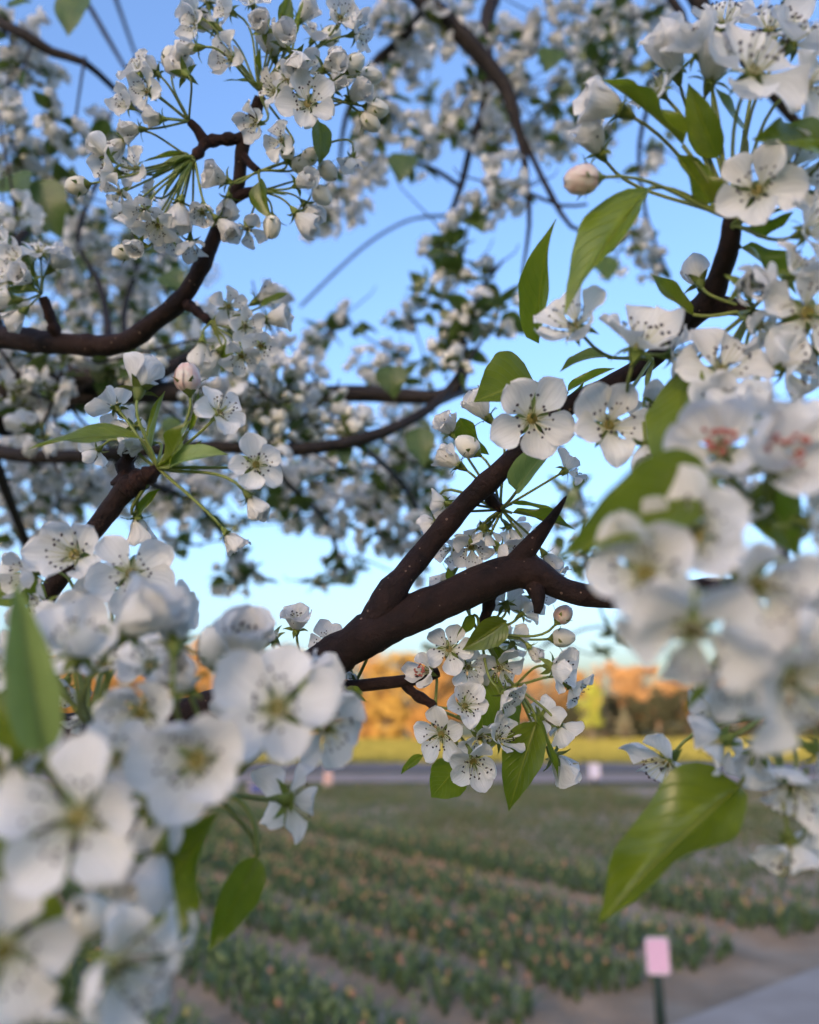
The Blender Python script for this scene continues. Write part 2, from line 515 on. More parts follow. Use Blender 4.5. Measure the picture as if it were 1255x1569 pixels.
def leaf_mesh(seed, mat, nu=16, nv=8, fold=0.35, bend=0.3, wave=0.05, tipl=1.0, name='leaf'):
    r = random.Random(seed)
    V, UVs, Fc = [], [], []
    ph = [r.uniform(0, 6.28) for _ in range(4)]
    for i in range(nu + 1):
        u = i / nu
        w = (math.sin(math.pi * min(1, u ** 0.72)) ** 0.85) * (1 - 0.25 * u) if 0 < u < 1 else 0.0
        w = max(w * 0.5, 0.012)
        if u > 0.82: w = max(0.006, w * (1 - 0.35 * (u - 0.82) / 0.18))
        ang = bend * u
        cx = math.sin(ang) / bend if abs(bend) > 1e-3 else u
        cz = -(1 - math.cos(ang)) / bend if abs(bend) > 1e-3 else 0
        for j in range(nv + 1):
            v = -1 + 2 * j / nv
            ser = 1 + (0.025 * math.sin(u * 75 + ph[0]) if abs(v) == 1 else 0)
            y = v * w * ser
            z = cz + fold * abs(y) + wave * (abs(v) ** 1.3) * math.sin(8 * u + ph[1] + (2.2 if v > 0 else 0)) * math.sin(math.pi * u)
            z -= fold * 0.9 * y * y
            V.append((cx + wave * 0.3 * math.sin(3 * u + ph[2]) * 0, y, z)); UVs.append((u, v))
    k = nv + 1
    for i in range(nu):
        for j in range(nv):
            Fc.append((i * k + j, i * k + j + 1, (i + 1) * k + j + 1, (i + 1) * k + j))
    return mesh(name, V, Fc, mat, uv=UVs)

LEAF = [leaf_mesh(s, M['leaf'], fold=f, bend=b, wave=w) for s, f, b, w in
        ((0, 0.45, 0.35, 0.04), (1, 0.25, 0.6, 0.05), (2, 0.7, 0.25, 0.03), (3, 0.35, -0.4, 0.06), (4, 0.5, 0.8, 0.05), (7, 0.75, 0.35, 0.13))]
LEAFP = [leaf_mesh(s, M['leaf_pale'], fold=f, bend=b, wave=w) for s, f, b, w in ((5, 0.5, 0.4, 0.03), (6, 0.7, 0.6, 0.03))]
LEAFF = [leaf_mesh(30 + s, M['leaf_far'], nu=8, nv=4, fold=0.4, bend=b, wave=0.05) for s, b in ((0, 0.3), (1, 0.7), (2, -0.4))]

# far flowers: one light mesh with petals, disc and anthers
def far_flower(seed, tilt, n=5):
    r = random.Random(seed)
    V, Fc, fm, UVs = [], [], [], []
    for k in range(n):
        a = 2 * math.pi * k / 5 + r.uniform(-0.12, 0.12)
        tl = tilt + r.uniform(-0.2, 0.2)
        me = PETF[r.randrange(len(PETF))]
        m = Matrix.Rotation(a, 4, 'Z') @ Matrix.Translation((0.13, 0, 0)) @ Matrix.Rotation(-tl, 4, 'Y') @ Matrix.Rotation(r.uniform(-0.25, 0.25), 4, 'X')
        b = len(V)
        V += [m @ v.co for v in me.vertices]
        UVs += [(0.2 + 0.8 * i / len(me.vertices), 0.5) for i in range(len(me.vertices))]
        for p in me.polygons:
            Fc.append(tuple(b + i for i in p.vertices)); fm.append(0)
    b = len(V)
    for rr, z in ((0.0, -0.4), (0.07, -0.35), (0.17, -0.05), (0.16, 0.05), (0.0, 0.08)):
        for s in range(6):
            V.append(Vector((rr * math.cos(s * math.pi / 3), rr * math.sin(s * math.pi / 3), z))); UVs.append((0, 0))
    for q in range(4):
        for s in range(6):
            Fc.append((b + q * 6 + s, b + q * 6 + (s + 1) % 6, b + q * 6 + 6 + (s + 1) % 6, b + q * 6 + 6 + s))
            fm.append(1 if q < 3 else 2)
    for k in range(11):
        a = k * 2.4; L = r.uniform(0.25, 0.5)
        c = Vector((math.cos(a) * L, math.sin(a) * L, 0.38 + r.uniform(-0.08, 0.1)))
        b = len(V); w = 0.045
        V += [c + Vector((w, 0, 0)), c + Vector((-w * .5, w * .87, 0)), c + Vector((-w * .5, -w * .87, 0)), c + Vector((0, 0, w * 1.4)), c - Vector((0, 0, w))]
        UVs += [(0, 0)] * 5
        for t in ((0, 1, 3), (1, 2, 3), (2, 0, 3), (1, 0, 4), (2, 1, 4), (0, 2, 4)):
            Fc.append(tuple(b + i for i in t)); fm.append(3)
    return mesh('flower', V, Fc, [M['petal'], M['calyx'], M['disc'], M['anther']], fmat=fm, uv=UVs)

PETF = [petal_mesh('petal', 60 + s, nu=5, nv=3, cup=c, ruffle=0.06) for s, c in ((0, 0.2), (1, 0.35), (2, 0.5))]
FARF = [far_flower(s, t) for s, t in ((0, 0.2), (1, 0.35), (2, 0.5), (3, 0.75), (4, 0.3), (5, 0.95))]
def far_bud(seed):
    me = bud_mesh(seed, M['bud'])
    V = [v.co.copy() for v in me.vertices]; Fc = [tuple(p.vertices) for p in me.polygons]
    fm = [0] * len(Fc)
    v, f = tube([Vector((0, 0, z)) for z in (-0.4, -0.2, 0.0, 0.18)], [0.06, 0.13, 0.22, 0.3], 8, base=len(V))
    V += v; Fc += f; fm += [1] * len(f)
    return mesh('bud', V, Fc, [M['bud'], M['calyx']], fmat=fm)
FARB = [far_bud(s) for s in range(3)]

# ---------------------------------------------------------------- one near flower with its parts
def bezier(a, b, c, d, n):
    return [a * (1 - t) ** 3 + b * 3 * t * (1 - t) ** 2 + c * 3 * t * t * (1 - t) + d * t ** 3 for t in [i / n for i in range(n + 1)]]

def stem_child(name, parent, W, a, adir, d, ddir, r0, r1, mat, n=8):
    L = (d - a).length
    pts = bezier(a, a + adir * L * 0.35, d - ddir * L * 0.35, d, n)
    rad = [r0 + (r1 - r0) * i / n for i in range(n + 1)]
    V, Fc = tube(pts, rad, 6)
    Wi = W.inverted()
    return ob(name, mesh(name, [Wi @ v for v in V], Fc, mat), parent)

def near_flower(br, pos, dia, nrm, kind, node, nodedir):
    """kind o open, h half open cup, k open with rose anthers, w wavy ageing, b bud, p blush bud"""
    loc = br.location
    sc = dia / 2.1 if kind in 'okw' else (dia / 1.5 if kind == 'h' else dia / 1.0)
    if kind == 'h': sc = min(sc, 0.0150)
    if kind in 'bp': sc = min(max(sc, 0.008), 0.0125)
    tw = R.uniform(0, 6.28)
    x, y, z = frame(nrm, tw)
    Wm = mat4(x, y, z, pos) @ Matrix.Scale(sc, 4)
    Lm = Matrix.Translation(-loc) @ Wm
    ck = 'b' if kind in 'bp' else ('h' if kind == 'h' else 'o')
    fl = ob('bud' if kind in 'bp' else 'flower', R.choice(CALYX[ck]), br, Lm)
    if kind in 'bp':
        ob('bud_petals', BUDP if kind == 'p' else R.choice(BUD), fl, Matrix.Rotation(R.uniform(-.1, .1), 4, 'X') @ Matrix.Translation((0, 0, -0.12)) @ Matrix.Scale(0.95, 4))
    else:
        base = {'o': R.choice((0.08, 0.2, 0.34, 0.5)), 'k': 0.42, 'w': 0.10, 'h': 0.95}[kind] + R.uniform(-0.08, 0.1)
        pk = {'o': 'o', 'k': 'h', 'w': 'w', 'h': 'h'}[kind]
        for k in range(5):
            a = 2 * math.pi * k / 5 + R.uniform(-0.09, 0.09)
            t = base + R.uniform(-0.24, 0.24)
            s = R.uniform(0.88, 1.08)
            m = Matrix.Rotation(a, 4, 'Z') @ Matrix.Translation((0.15, 0, 0.012 * (k % 2))) @ Matrix.Rotation(-t, 4, 'Y') @ Matrix.Rotation(R.uniform(-0.32, 0.32), 4, 'X') @ Matrix.Diagonal((s, s * R.uniform(0.88, 1.06), s, 1))
            ob('petal', R.choice(PET[pk]), fl, m)
        st = R.choice(STAM[{'o': 'o', 'k': 'k', 'w': 'o', 'h': 'h'}[kind]])
        rz = Matrix.Rotation(R.uniform(0, 6.28), 4, 'Z')
        ob('stamens', st[0], fl, rz)
        ob('anthers', st[1], fl, rz)
    end = pos - nrm * 0.40 * sc
    d = end - node
    ad = (nodedir * 0.6 + d.normalized()).normalized()
    stem_child('stem', fl, Wm, node, ad, end, nrm, 0.00075, 0.00062, M['stem'], 9)
    return fl

def near_leaf(br, b, t, w, nrm, node=None, pool=None, roll=0.0):
    loc = br.location
    ax = t - b
    L = ax.length
    ax.normalize()
    n = nrm - ax * nrm.dot(ax)
    n.normalize()
    y = n.cross(ax)
    me = R.choice(pool or LEAF)
    wid = w * L / 0.86
    Wm = mat4(ax, y, n, b) @ Matrix.Diagonal((L * 1.02, wid, 0.6 * L + 0.4 * wid, 1))
    lf = ob('leaf', me, br, Matrix.Translation(-loc) @ Wm)
    if node is not None and (node - b).length > 0.001:
        d = (b - node).normalized()
        stem_child('stalk', lf, Wm, node, d, b, (ax + d).normalized(), 0.0009, 0.0007, M['stem'], 7)
    return lf

def wood(br, name, pts, mat, sides=14, rough=0.06, step=0.004, nscale=110, knots=0.0):
    """pts: list of (px, py, depth, radius_px) or (Vector, radius_m)"""
    Q, Rr = [], []
    for p in pts:
        if isinstance(p[0], Vector): Q.append(p[0]); Rr.append(p[1])
        else: Q.append(P(p[0], p[1], p[2])); Rr.append(p[3] * p[2] / F)
    q, r = spline(Q, Rr, step)
    if knots:
        r = [x * (1 + 1.7 * knots * math.sin(i * 1.7) * (0.6 + 0.4 * math.sin(i * 0.37))) for i, x in enumerate(r)]
    if name in ('limb', 'side_branch', 'twig') and br is not None and sides >= 10:
        rs = random.Random(len(q)); acc, nxt, bumps = 0.0, 0.012, []
        for i in range(1, len(q)):          # old leaf scars: a slight swelling every few centimetres
            acc += (q[i] - q[i - 1]).length
            if acc > nxt: bumps.append((i, rs.uniform(0.06, 0.16), rs.uniform(1.2, 2.4))); acc = 0; nxt = rs.uniform(0.012, 0.035)
        r = [x * (1 + sum(h * math.exp(-((i - c) / w) ** 2) for c, h, w in bumps if abs(i - c) < 8)) for i, x in enumerate(r)]
    V, Fc = tube(q, r, sides, rough, nscale)
    return ob(name, mesh(name, [v - br.location for v in V], Fc, mat), br)

def build(br, nodes, flowers, leaves):
    """nodes: (px, py, depth); flowers: (px, py, diameter_px, facing, kind, depth[, node])"""
    NP = [P(*n) for n in nodes]
    for f in flowers:
        px, py, d, fc, kind, dep = f[:6]
        dep *= 1 + R.uniform(-0.02, 0.02)
        pos = P(px, py, dep)
        k = f[6] if len(f) > 6 else min(range(len(NP)), key=lambda i: (NP[i] - pos).length)
        nrm = (face(fc) + 0.16 * Vector((R.uniform(-1, 1), R.uniform(-1, 1), R.uniform(-1, 1)))).normalized()
        nd = (pos - NP[k]).normalized()
        near_flower(br, pos, d * dep / F * 1.06, nrm, kind, NP[k], nd)
    for l in leaves:
        (bx, by), (tx, ty), w, db, dt, fc = l[:6]
        pool = LEAFP if (len(l) > 6 and l[6] == 'p') else ([LEAF[int(l[6])]] if len(l) > 6 else None)
        b, t = P(bx, by, db), P(tx, ty, dt)
        node = min(NP, key=lambda q: (q - b).length)
        if (node - b).length > 0.045: node = None
        near_leaf(br, b, t, w, face(fc), node, pool)

TRUNK = Vector((-1.35, 1.0, 0))

# ================================================================ setting
M['soil'] = noise_mat('soil', [(0.3, (0.24, 0.165, 0.10)), (0.5, (0.33, 0.23, 0.145)), (0.75, (0.43, 0.305, 0.20))], scale=2.2, detail=8, rough=0.95, bump=0.9, bscale=22, bdist=0.03)
M['meadow'] = noise_mat('meadow_ground', [(0.3, (0.09, 0.10, 0.03)), (0.7, (0.16, 0.15, 0.05))], scale=0.4, detail=6, rough=0.95)
M['asphalt'] = noise_mat('road_asphalt', [(0.3, (0.155, 0.11, 0.09)), (0.7, (0.205, 0.15, 0.13))], scale=1.5, detail=8, rough=0.85, bump=0.3, bscale=80)
M['lane'] = noise_mat('pale_lane', [(0.3, (0.31, 0.205, 0.15)), (0.7, (0.39, 0.27, 0.205))], scale=1.2, detail=8, rough=0.9, bump=0.4, bscale=60)
M['paving'] = noise_mat('path_grey', [(0.3, (0.30, 0.235, 0.185)), (0.7, (0.38, 0.305, 0.245))], scale=3, detail=8, rough=0.85, bump=0.4, bscale=90)
M['grass'] = noise_mat('grass_blades', [(0.3, (0.13, 0.15, 0.03)), (0.7, (0.24, 0.23, 0.05))], scale=0.5, detail=4, rough=0.8, trans=0.3)
M['grass_near'] = noise_mat('grass_blades_green', [(0.3, (0.06, 0.10, 0.025)), (0.7, (0.12, 0.16, 0.04))], scale=3, detail=4, rough=0.8, trans=0.3)
M['tulip_leaf'] = noise_mat('tulip_leaf', [(0.3, (0.085, 0.135, 0.042)), (0.7, (0.155, 0.20, 0.070))], scale=9, detail=3, rough=0.55, trans=0.25)
M['tulip_orange'] = noise_mat('tulip_orange', [(0.3, (0.50, 0.24, 0.14)), (0.7, (0.62, 0.38, 0.22))], scale=6, rough=0.6, trans=0.3)
M['tulip_yellow'] = noise_mat('tulip_yellow', [(0.3, (0.42, 0.36, 0.10)), (0.7, (0.55, 0.46, 0.16))], scale=6, rough=0.6, trans=0.3)
M['tulip_bud'] = noise_mat('tulip_bud', [(0.3, (0.16, 0.22, 0.08)), (0.7, (0.26, 0.30, 0.12))], scale=6, rough=0.6, trans=0.2)

def sheet(name, pts, z, mat):
    o = ob(name, mesh(name, [(p[0], p[1], z) for p in pts], [tuple(range(len(pts)))], mat, smooth=False))
    return tag(o, kind='structure')

sheet('ground', [(-900, -300), (900, -300), (900, 1500), (-900, 1500)], -0.05, M['meadow'])

# planted rows: unit vector along the rows and across them
ROW = Vector((0.61, -0.79, 0)); ACR = Vector((0.79, 0.61, 0))
BEDS = [(1.1, 1.9), (2.18, 2.78), (3.12, 3.65), (3.87, 4.58), (4.79, 5.55)] + [(6.15 + 0.98 * i, 6.15 + 0.98 * i + 0.84) for i in range(9)]
T_END = -3.32
def bed_h(x, y):
    s = ACR.x * x + ACR.y * y; t = ROW.x * x + ROW.y * y
    h = 0.0
    for a, b in BEDS:
        h = max(h, min(1, max(0, (s - a + 0.12) / 0.12)) * min(1, max(0, (b + 0.12 - s) / 0.12)))
    h *= min(1, max(0, (T_END + 0.1 - t) / 0.2))
    return 0.05 * h + 0.022 * noise.noise(Vector((x * 2.3, y * 2.3, 0))) + 0.02 * noise.noise(Vector((x * 9, y * 9, 3)))
xs = np.arange(-9, 11.01, 0.11); ys = np.arange(3.0, 21.2, 0.11)
V = [(x, y, bed_h(x, y)) for y in ys for x in xs]
nx = len(xs)
Fc = [(j * nx + i, j * nx + i + 1, (j + 1) * nx + i + 1, (j + 1) * nx + i) for j in range(len(ys) - 1) for i in range(nx - 1)]
tag(ob('tulip_field', mesh('tulip_field', V, Fc, M['soil'])), kind='structure')
def rowpt(s, t):
    return ACR * s + ROW * t
sheet('path', [rowpt(s, t) for s, t in ((-3, -2.86), (14, -2.86), (14, -2.3), (-3, -2.3))], 0.05, M['paving'])
sheet('lane', [(-60, 22.2), (60, 23.4), (60, 27.2), (-60, 21.9 + 4.6)], 0.0, M['lane'])
sheet('road', [(-60, 28.6), (60, 28.2), (60, 33.6), (-60, 33.2)], 0.0, M['asphalt'])

# tulips
def tulip_parts():
    parts = []
    for s, (L, lean, tw) in enumerate(((0.20, 0.5, 0.0), (0.24, 0.35, 2.2), (0.17, 0.75, 4.1), (0.21, 0.6, 5.2))):
        V, Fc = [], []
        n = 5
        for i in range(n + 1):
            u = i / n
            w = 0.026 * math.sin(math.pi * min(1, 0.22 + 0.78 * u)) ** 0.8 if u < 1 else 0.001
            a = lean * u * 1.5
            x = 0.008 + L * u * math.sin(a); z = L * u * math.cos(a * 0.7)
            for v in (-1, 0, 1):
                p = Vector((x + (0.006 if v else 0), v * w, z + (0.006 if v else 0)))
                V.append(Matrix.Rotation(tw, 3, 'Z') @ p)
        for i in range(n):
            for j in range(2):
                Fc.append((i * 3 + j, i * 3 + j + 1, i * 3 + j + 4, i * 3 + j + 3))
        parts.append(('leaf', V, Fc))
    v, f = tube([Vector((0, 0, 0)), Vector((0.004, 0.002, 0.12)), Vector((0.0, 0.006, 0.25))], [0.004, 0.0035, 0.003], 5)
    parts.append(('stem', v, f))
    V, Fc = [], []
    for z, r in ((0, 0.004), (0.012, 0.016), (0.03, 0.021), (0.045, 0.018), (0.056, 0.010), (0.060, 0.001)):
        for s in range(9):
            a = 2 * math.pi * s / 9
            rr = r * (1.0 + (0.10 if s % 3 == 0 else -0.06))
            V.append(Vector((rr * math.cos(a), 0.006 + rr * math.sin(a), 0.245 + z)))
    for i in range(5):
        for s in range(9):
            Fc.append((i * 9 + s, i * 9 + (s + 1) % 9, i * 9 + 9 + (s + 1) % 9, i * 9 + 9 + s))
    parts.append(('bloom', V, Fc))
    return parts
TP = tulip_parts()
spots = []
rr = random.Random(3)
for bi, (a, b) in enumerate(BEDS):
    far = bi > 5
    sp = 0.10 if not far else 0.15
    s = a + 0.04
    while s < b - 0.02:
        t = -26.0
        while t < T_END:
            q = rowpt(s + rr.uniform(-.04, .04), t + rr.uniform(-.04, .04))
            t += sp
            if q.y < 3.6 or q.y > 20.8: continue
            px = CX + F * q.x / (q.y * math.cos(PITCH) - 1.6 * math.sin(PITCH))
            if px < -150 or px > 1400: continue
            if rr.random() < (0.12 if not far else 0.35): continue
            dens = noise.noise(Vector((q.x * 0.5, q.y * 0.5, 1)))
            if far and dens < -0.15 and rr.random() < 0.6: continue
            orange = {2: 0.25, 3: 0.48, 4: 0.45, 5: 0.30}.get(bi, 0.10) + 0.4 * noise.noise(Vector((q.x, q.y, 9)))
            u = rr.random()
            col = 'tulip_orange' if u < orange * 0.8 else ('tulip_yellow' if u < max(0, orange) * 0.8 + 0.08 else 'tulip_bud')
            spots.append((q, rr.uniform(0.45, 0.75) * (1 if not far else 0.75), rr.uniform(0, 6.28), col))
            
        s += sp
spots.sort(key=lambda s: s[0].length if 0 < CX + F * s[0].x / (s[0].y * .96 - .42) < 1240 else 99)
near_t, rest = spots[:300], spots[300:]
TM = {}
for k, (nm, V, Fc) in enumerate(TP):
    for col in (('tulip_orange', 'tulip_yellow', 'tulip_bud') if nm == 'bloom' else ('tulip_leaf',)):
        TM[(k, col)] = mesh(nm, V, Fc, M[col])
TL = {'tulip_orange': ('single orange tulip in the front planted rows by the path', 'orange tulips in the front rows'),
      'tulip_yellow': ('single pale yellow tulip in the front planted rows by the path', 'yellow tulips in the front rows'),
      'tulip_bud': ('single tulip still in green bud in the front planted rows', 'tulips in green bud in the front rows')}
for q, sc, az, col in near_t:
    o = root('tulip', (q.x, q.y, bed_h(q.x, q.y) - 0.01), TL[col][0], 'tulip', TL[col][1])
    o.rotation_euler = (rr.uniform(-.12, .12), rr.uniform(-.12, .12), az); o.scale = (sc, sc, sc)
    for k, (nm, _, _) in enumerate(TP):
        ob(nm, TM[(k, col if nm == 'bloom' else 'tulip_leaf')], o)
# the rest of the planting, past counting
allV, allF, allM = [], [], []
tv = [np.array([tuple(v) for v in V]) for _, V, _ in TP]
mi = {'tulip_leaf': 0, 'tulip_orange': 1, 'tulip_yellow': 2, 'tulip_bud': 3}
base = 0
for q, sc, az, col in rest:
    c, s_ = math.cos(az) * sc, math.sin(az) * sc
    z0 = bed_h(q.x, q.y) - 0.01
    skip = q.length > 11
    for k, (nm, _, Fk) in enumerate(TP):
        if skip and k in (3,): continue
        v = tv[k]
        w = np.empty_like(v)
        w[:, 0] = v[:, 0] * c - v[:, 1] * s_ + q.x; w[:, 1] = v[:, 0] * s_ + v[:, 1] * c + q.y; w[:, 2] = v[:, 2] * sc + z0
        allV.append(w)
        allF += [tuple(i + base for i in f) for f in Fk]
        allM += [mi[col] if nm == 'bloom' else 0] * len(Fk)
        base += len(v)
me = bpy.data.meshes.new('tulip_rows')
me.from_pydata(np.concatenate(allV).tolist(), [], allF)
for k in ('tulip_leaf', 'tulip_orange', 'tulip_yellow', 'tulip_bud'): me.materials.append(M[k])
me.polygons.foreach_set('material_index', allM)
me.polygons.foreach_set('use_smooth', [True] * len(allF))
tag(ob('tulip_rows', me), 'dense rows of budding tulips filling the field up to the lane', 'tulips', kind='stuff')

# grass: blades as thin upright triangles
def grass(name, pts, h, w, mat, label):
    g = np.random.default_rng(5)
    n = len(pts)
    pts = np.asarray(pts)
    az = g.uniform(0, 6.28, n); hh = h * g.uniform(0.5, 1.2, n); ln = g.normal(0, 0.3, (n, 2)) * hh[:, None]
    V = np.zeros((n, 3, 3))
    V[:, 0, 0] = pts[:, 0] - np.cos(az) * w; V[:, 0, 1] = pts[:, 1] - np.sin(az) * w; V[:, 0, 2] = pts[:, 2]
    V[:, 1, 0] = pts[:, 0] + np.cos(az) * w; V[:, 1, 1] = pts[:, 1] + np.sin(az) * w; V[:, 1, 2] = pts[:, 2]
    V[:, 2, :2] = pts[:, :2] + ln; V[:, 2, 2] = pts[:, 2] + hh
    me = bpy.data.meshes.new(name)
    me.from_pydata(V.reshape(-1, 3).tolist(), [], np.arange(3 * n).reshape(-1, 3).tolist())
    me.materials.append(mat)
    tag(ob(name, me), label, 'grass', kind='stuff')
g = np.random.default_rng(1)
yy = 34.2 + 56 * g.random(90000) ** 1.0
xx = (g.random(90000) * 2 - 1) * yy * 0.62
grass('meadow_grass', np.stack([xx, yy, np.full_like(xx, -0.06)], 1), 0.20, 0.05, M['grass'], 'sunlit yellow-green meadow grass beyond the road')
pp = []
for _ in range(9000):
    q = rowpt(rr.uniform(2.5, 7.5), rr.uniform(-2.28, -1.3)); pp.append((q.x, q.y, -0.02))
grass('verge_grass', pp, 0.13, 0.006, M['grass_near'], 'short green verge grass beside the grey path')

M['weeds'] = noise_mat('weed_olive', [(0.3, (0.13, 0.13, 0.045)), (0.7, (0.21, 0.195, 0.075))], scale=1.5, detail=4, rough=0.8, trans=0.2)
pp = []
while len(pp) < 60000:
    y = 8.6 + 12.6 * rr.random() ** 0.8; x = rr.uniform(-0.62, 0.62) * y
    if noise.noise(Vector((x * 0.6, y * 0.35, 4))) < rr.uniform(-0.45, 0.25): continue
    pp.append((x, y, bed_h(x, y) - 0.01))
grass('field_weeds', pp, 0.075, 0.012, M['weeds'], 'thin olive weeds among the far rows of the field')

# marker cards on stakes
def marker(px_base, py_base, py_card, wpx, hpx, cardmat, label, stake='marker_stake'):
    b = G(px_base, py_base)
    v = FWD + RIGHT * ((px_base - CX) / F) + UP * ((CY - py_card) / F)
    tt = b.y / v.y
    z = CAM.z + v.z * tt
    ppm = F / tt
    w, h = wpx / ppm, hpx / ppm
    o = root('marker_sign', (b.x, b.y, 0), label, 'marker sign', 'row markers')
    v1, f1 = tube([Vector((0, 0.025, -0.05)), Vector((0, 0.025, z * 0.5)), Vector((0.0, 0.025, z))], [0.03, 0.028, 0.026], 8)
    ob('stake', mesh('stake', v1, f1, M['stake']), o)
    rnd = min(w, h) * 0.16
    ring = []
    for cxs, cys, a0 in ((1, 1, 0), (-1, 1, 90), (-1, -1, 180), (1, -1, 270)):
        for k in range(4):
            a = math.radians(a0 + 30 * k)
            ring.append((cxs * (w / 2 - rnd) + rnd * math.cos(a), cys * (h / 2 - rnd) + rnd * math.sin(a)))
    n = len(ring)
    def plate(nm, sc, y0, y1, mat):
        V = [(x * sc, y0, z + yv * sc) for x, yv in ring] + [(x * sc, y1, z + yv * sc) for x, yv in ring]
        Fq = [tuple(range(n)), tuple(reversed(range(n, 2 * n)))] + [((i + 1) % n, i, n + i, n + (i + 1) % n) for i in range(n)]
        ob(nm, mesh(nm, V, Fq, mat, smooth=False), o)
    plate('card', 1.0, -0.012, -0.006, M['card_edge'])
    plate('printed_face', 0.86, -0.015, -0.0125, cardmat)
M['stake'] = noise_mat('stake_dark_green', [(0.3, (0.018, 0.035, 0.028)), (0.7, (0.035, 0.055, 0.045))], scale=30, rough=0.6)
M['card_edge'] = noise_mat('card_pale', [(0.3, (0.62, 0.50, 0.56)), (0.7, (0.70, 0.58, 0.63))], scale=20, rough=0.5)
for nm, c in (('pink', (0.80, 0.50, 0.66)), ('peach', (0.62, 0.38, 0.30)), ('lilac', (0.72, 0.66, 0.78)), ('blue', (0.05, 0.08, 0.25))):
    M['card_' + nm] = noise_mat('card_' + nm, [(0.3, tuple(x * 0.93 for x in c)), (0.7, c)], scale=25, rough=0.45)
marker(1016, 1584, 1464, 36, 52, M['card_pink'], 'pink card on a dark green stake at the end of the front rows')
marker(912, 1202, 1181, 17, 22, M['card_lilac'], 'small pale lilac card on a stake beside the far road')
marker(502, 1212, 1192, 13, 22, M['card_peach'], 'small peach card on a stake at the field edge')
marker(396, 1224, 1208, 30, 16, M['card_blue'], 'small dark blue card on a stake at the field edge')

# far trees
def tree_meshes(seed, h, rx, nclump, leaf, trunk_frac=0.28, conic=False):
    r = random.Random(seed)
    g = np.random.default_rng(seed)
    TV, TF = [], []
    trunk = [Vector((0, 0, -0.2)), Vector((r.uniform(-.2, .2), r.uniform(-.2, .2), h * 0.3)), Vector((r.uniform(-.4, .4), r.uniform(-.4, .4), h * 0.85))]
    q, rd = spline(trunk, [h * 0.022, h * 0.017, h * 0.004], h / 14)
    v, f = tube(q, rd, 7, 0.1, 2.0); TV += v; TF += f
    cl = []
    for k in range(nclump):
        u = r.random()
        z = h * (trunk_frac + (1 - trunk_frac) * u)
        prof = (1 - u) ** 0.8 if conic else math.sin(math.pi * min(1, 0.12 + 0.86 * u)) ** 0.7
        a = r.uniform(0, 6.28); d = rx * prof * math.sqrt(r.uniform(0.15, 1))
        c = Vector((d * math.cos(a), d * math.sin(a), z))
        cl.append((c, rx * r.uniform(0.16, 0.34)))
        if k % 2 == 0:
            zz = max(h * 0.18, z - d * 0.7 - h * 0.05)
            v, f = tube([Vector((0, 0, zz)), Vector((c.x * 0.5, c.y * 0.5, (zz + z) / 2 + 0.1)), c], [h * 0.008, h * 0.005, h * 0.002], 5, base=len(TV)); TV += v; TF += f
    LV = []
    for c, s in cl:
        n = leaf
        p = g.normal(0, 1, (n, 3)); p /= np.linalg.norm(p, axis=1)[:, None]; p *= (s * g.random(n) ** 0.4)[:, None] * np.array([1, 1, .75])
        p += np.array(c)
        a = g.normal(0, 1, (n, 3)); a /= np.linalg.norm(a, axis=1)[:, None]
        b = g.normal(0, 1, (n, 3)); b -= a * (a * b).sum(1)[:, None]; b /= np.linalg.norm(b, axis=1)[:, None]
        sz = (g.uniform(0.10, 0.22, n))[:, None]
        LV.append(np.stack([p - a * sz, p + b * sz * .6, p + a * sz, p - b * sz * .6], 1).reshape(-1, 3))
    LV = np.concatenate(LV)
    me = bpy.data.meshes.new('crown')
    me.from_pydata(LV.tolist(), [], np.arange(len(LV)).reshape(-1, 4).tolist())
    me.materials.append(None)
    return mesh('trunk', TV, TF, M['far_bark']), me
M['far_bark'] = noise_mat('far_bark', [(0.3, (0.08, 0.06, 0.045)), (0.7, (0.15, 0.115, 0.085))], scale=2, rough=0.9)
def crown_mat(name, c1, c2):
    return noise_mat(name, [(0.3, c1), (0.7, c2)], scale=0.6, detail=4, rough=0.8, trans=0.25, obj_var=0.15)
CM = {'ochre': crown_mat('crown_ochre', (0.30, 0.17, 0.045), (0.42, 0.26, 0.07)), 'gold': crown_mat('crown_gold', (0.34, 0.24, 0.05), (0.46, 0.33, 0.08)),
      'tan': crown_mat('crown_tan', (0.27, 0.16, 0.06), (0.38, 0.25, 0.11)), 'dark': crown_mat('crown_evergreen', (0.022, 0.03, 0.016), (0.05, 0.058, 0.03)), 'lime': crown_mat('crown_lime', (0.18, 0.24, 0.03), (0.28, 0.33, 0.05)),
      'grey': crown_mat('crown_grey_green', (0.09, 0.10, 0.07), (0.15, 0.16, 0.11))}
TREES = [tree_meshes(s, 9.0, 3.6, 46, 120) for s in range(3)] + [tree_meshes(9, 5.0, 3.0, 40, 120, 0.04), tree_meshes(10, 6.0, 2.2, 36, 110, 0.05, True)]
TLAB = {'ochre': 'sunlit ochre tree in the row beyond the meadow', 'gold': 'sunlit golden-yellow tree in the row beyond the meadow', 'tan': 'sunlit tan tree standing behind the dark shrubs',
        'dark': 'dark evergreen shrub at the far edge of the meadow', 'lime': 'young lime-green tree in front of the dark shrubs', 'grey': 'grey-green bush in front of the dark shrubs'}
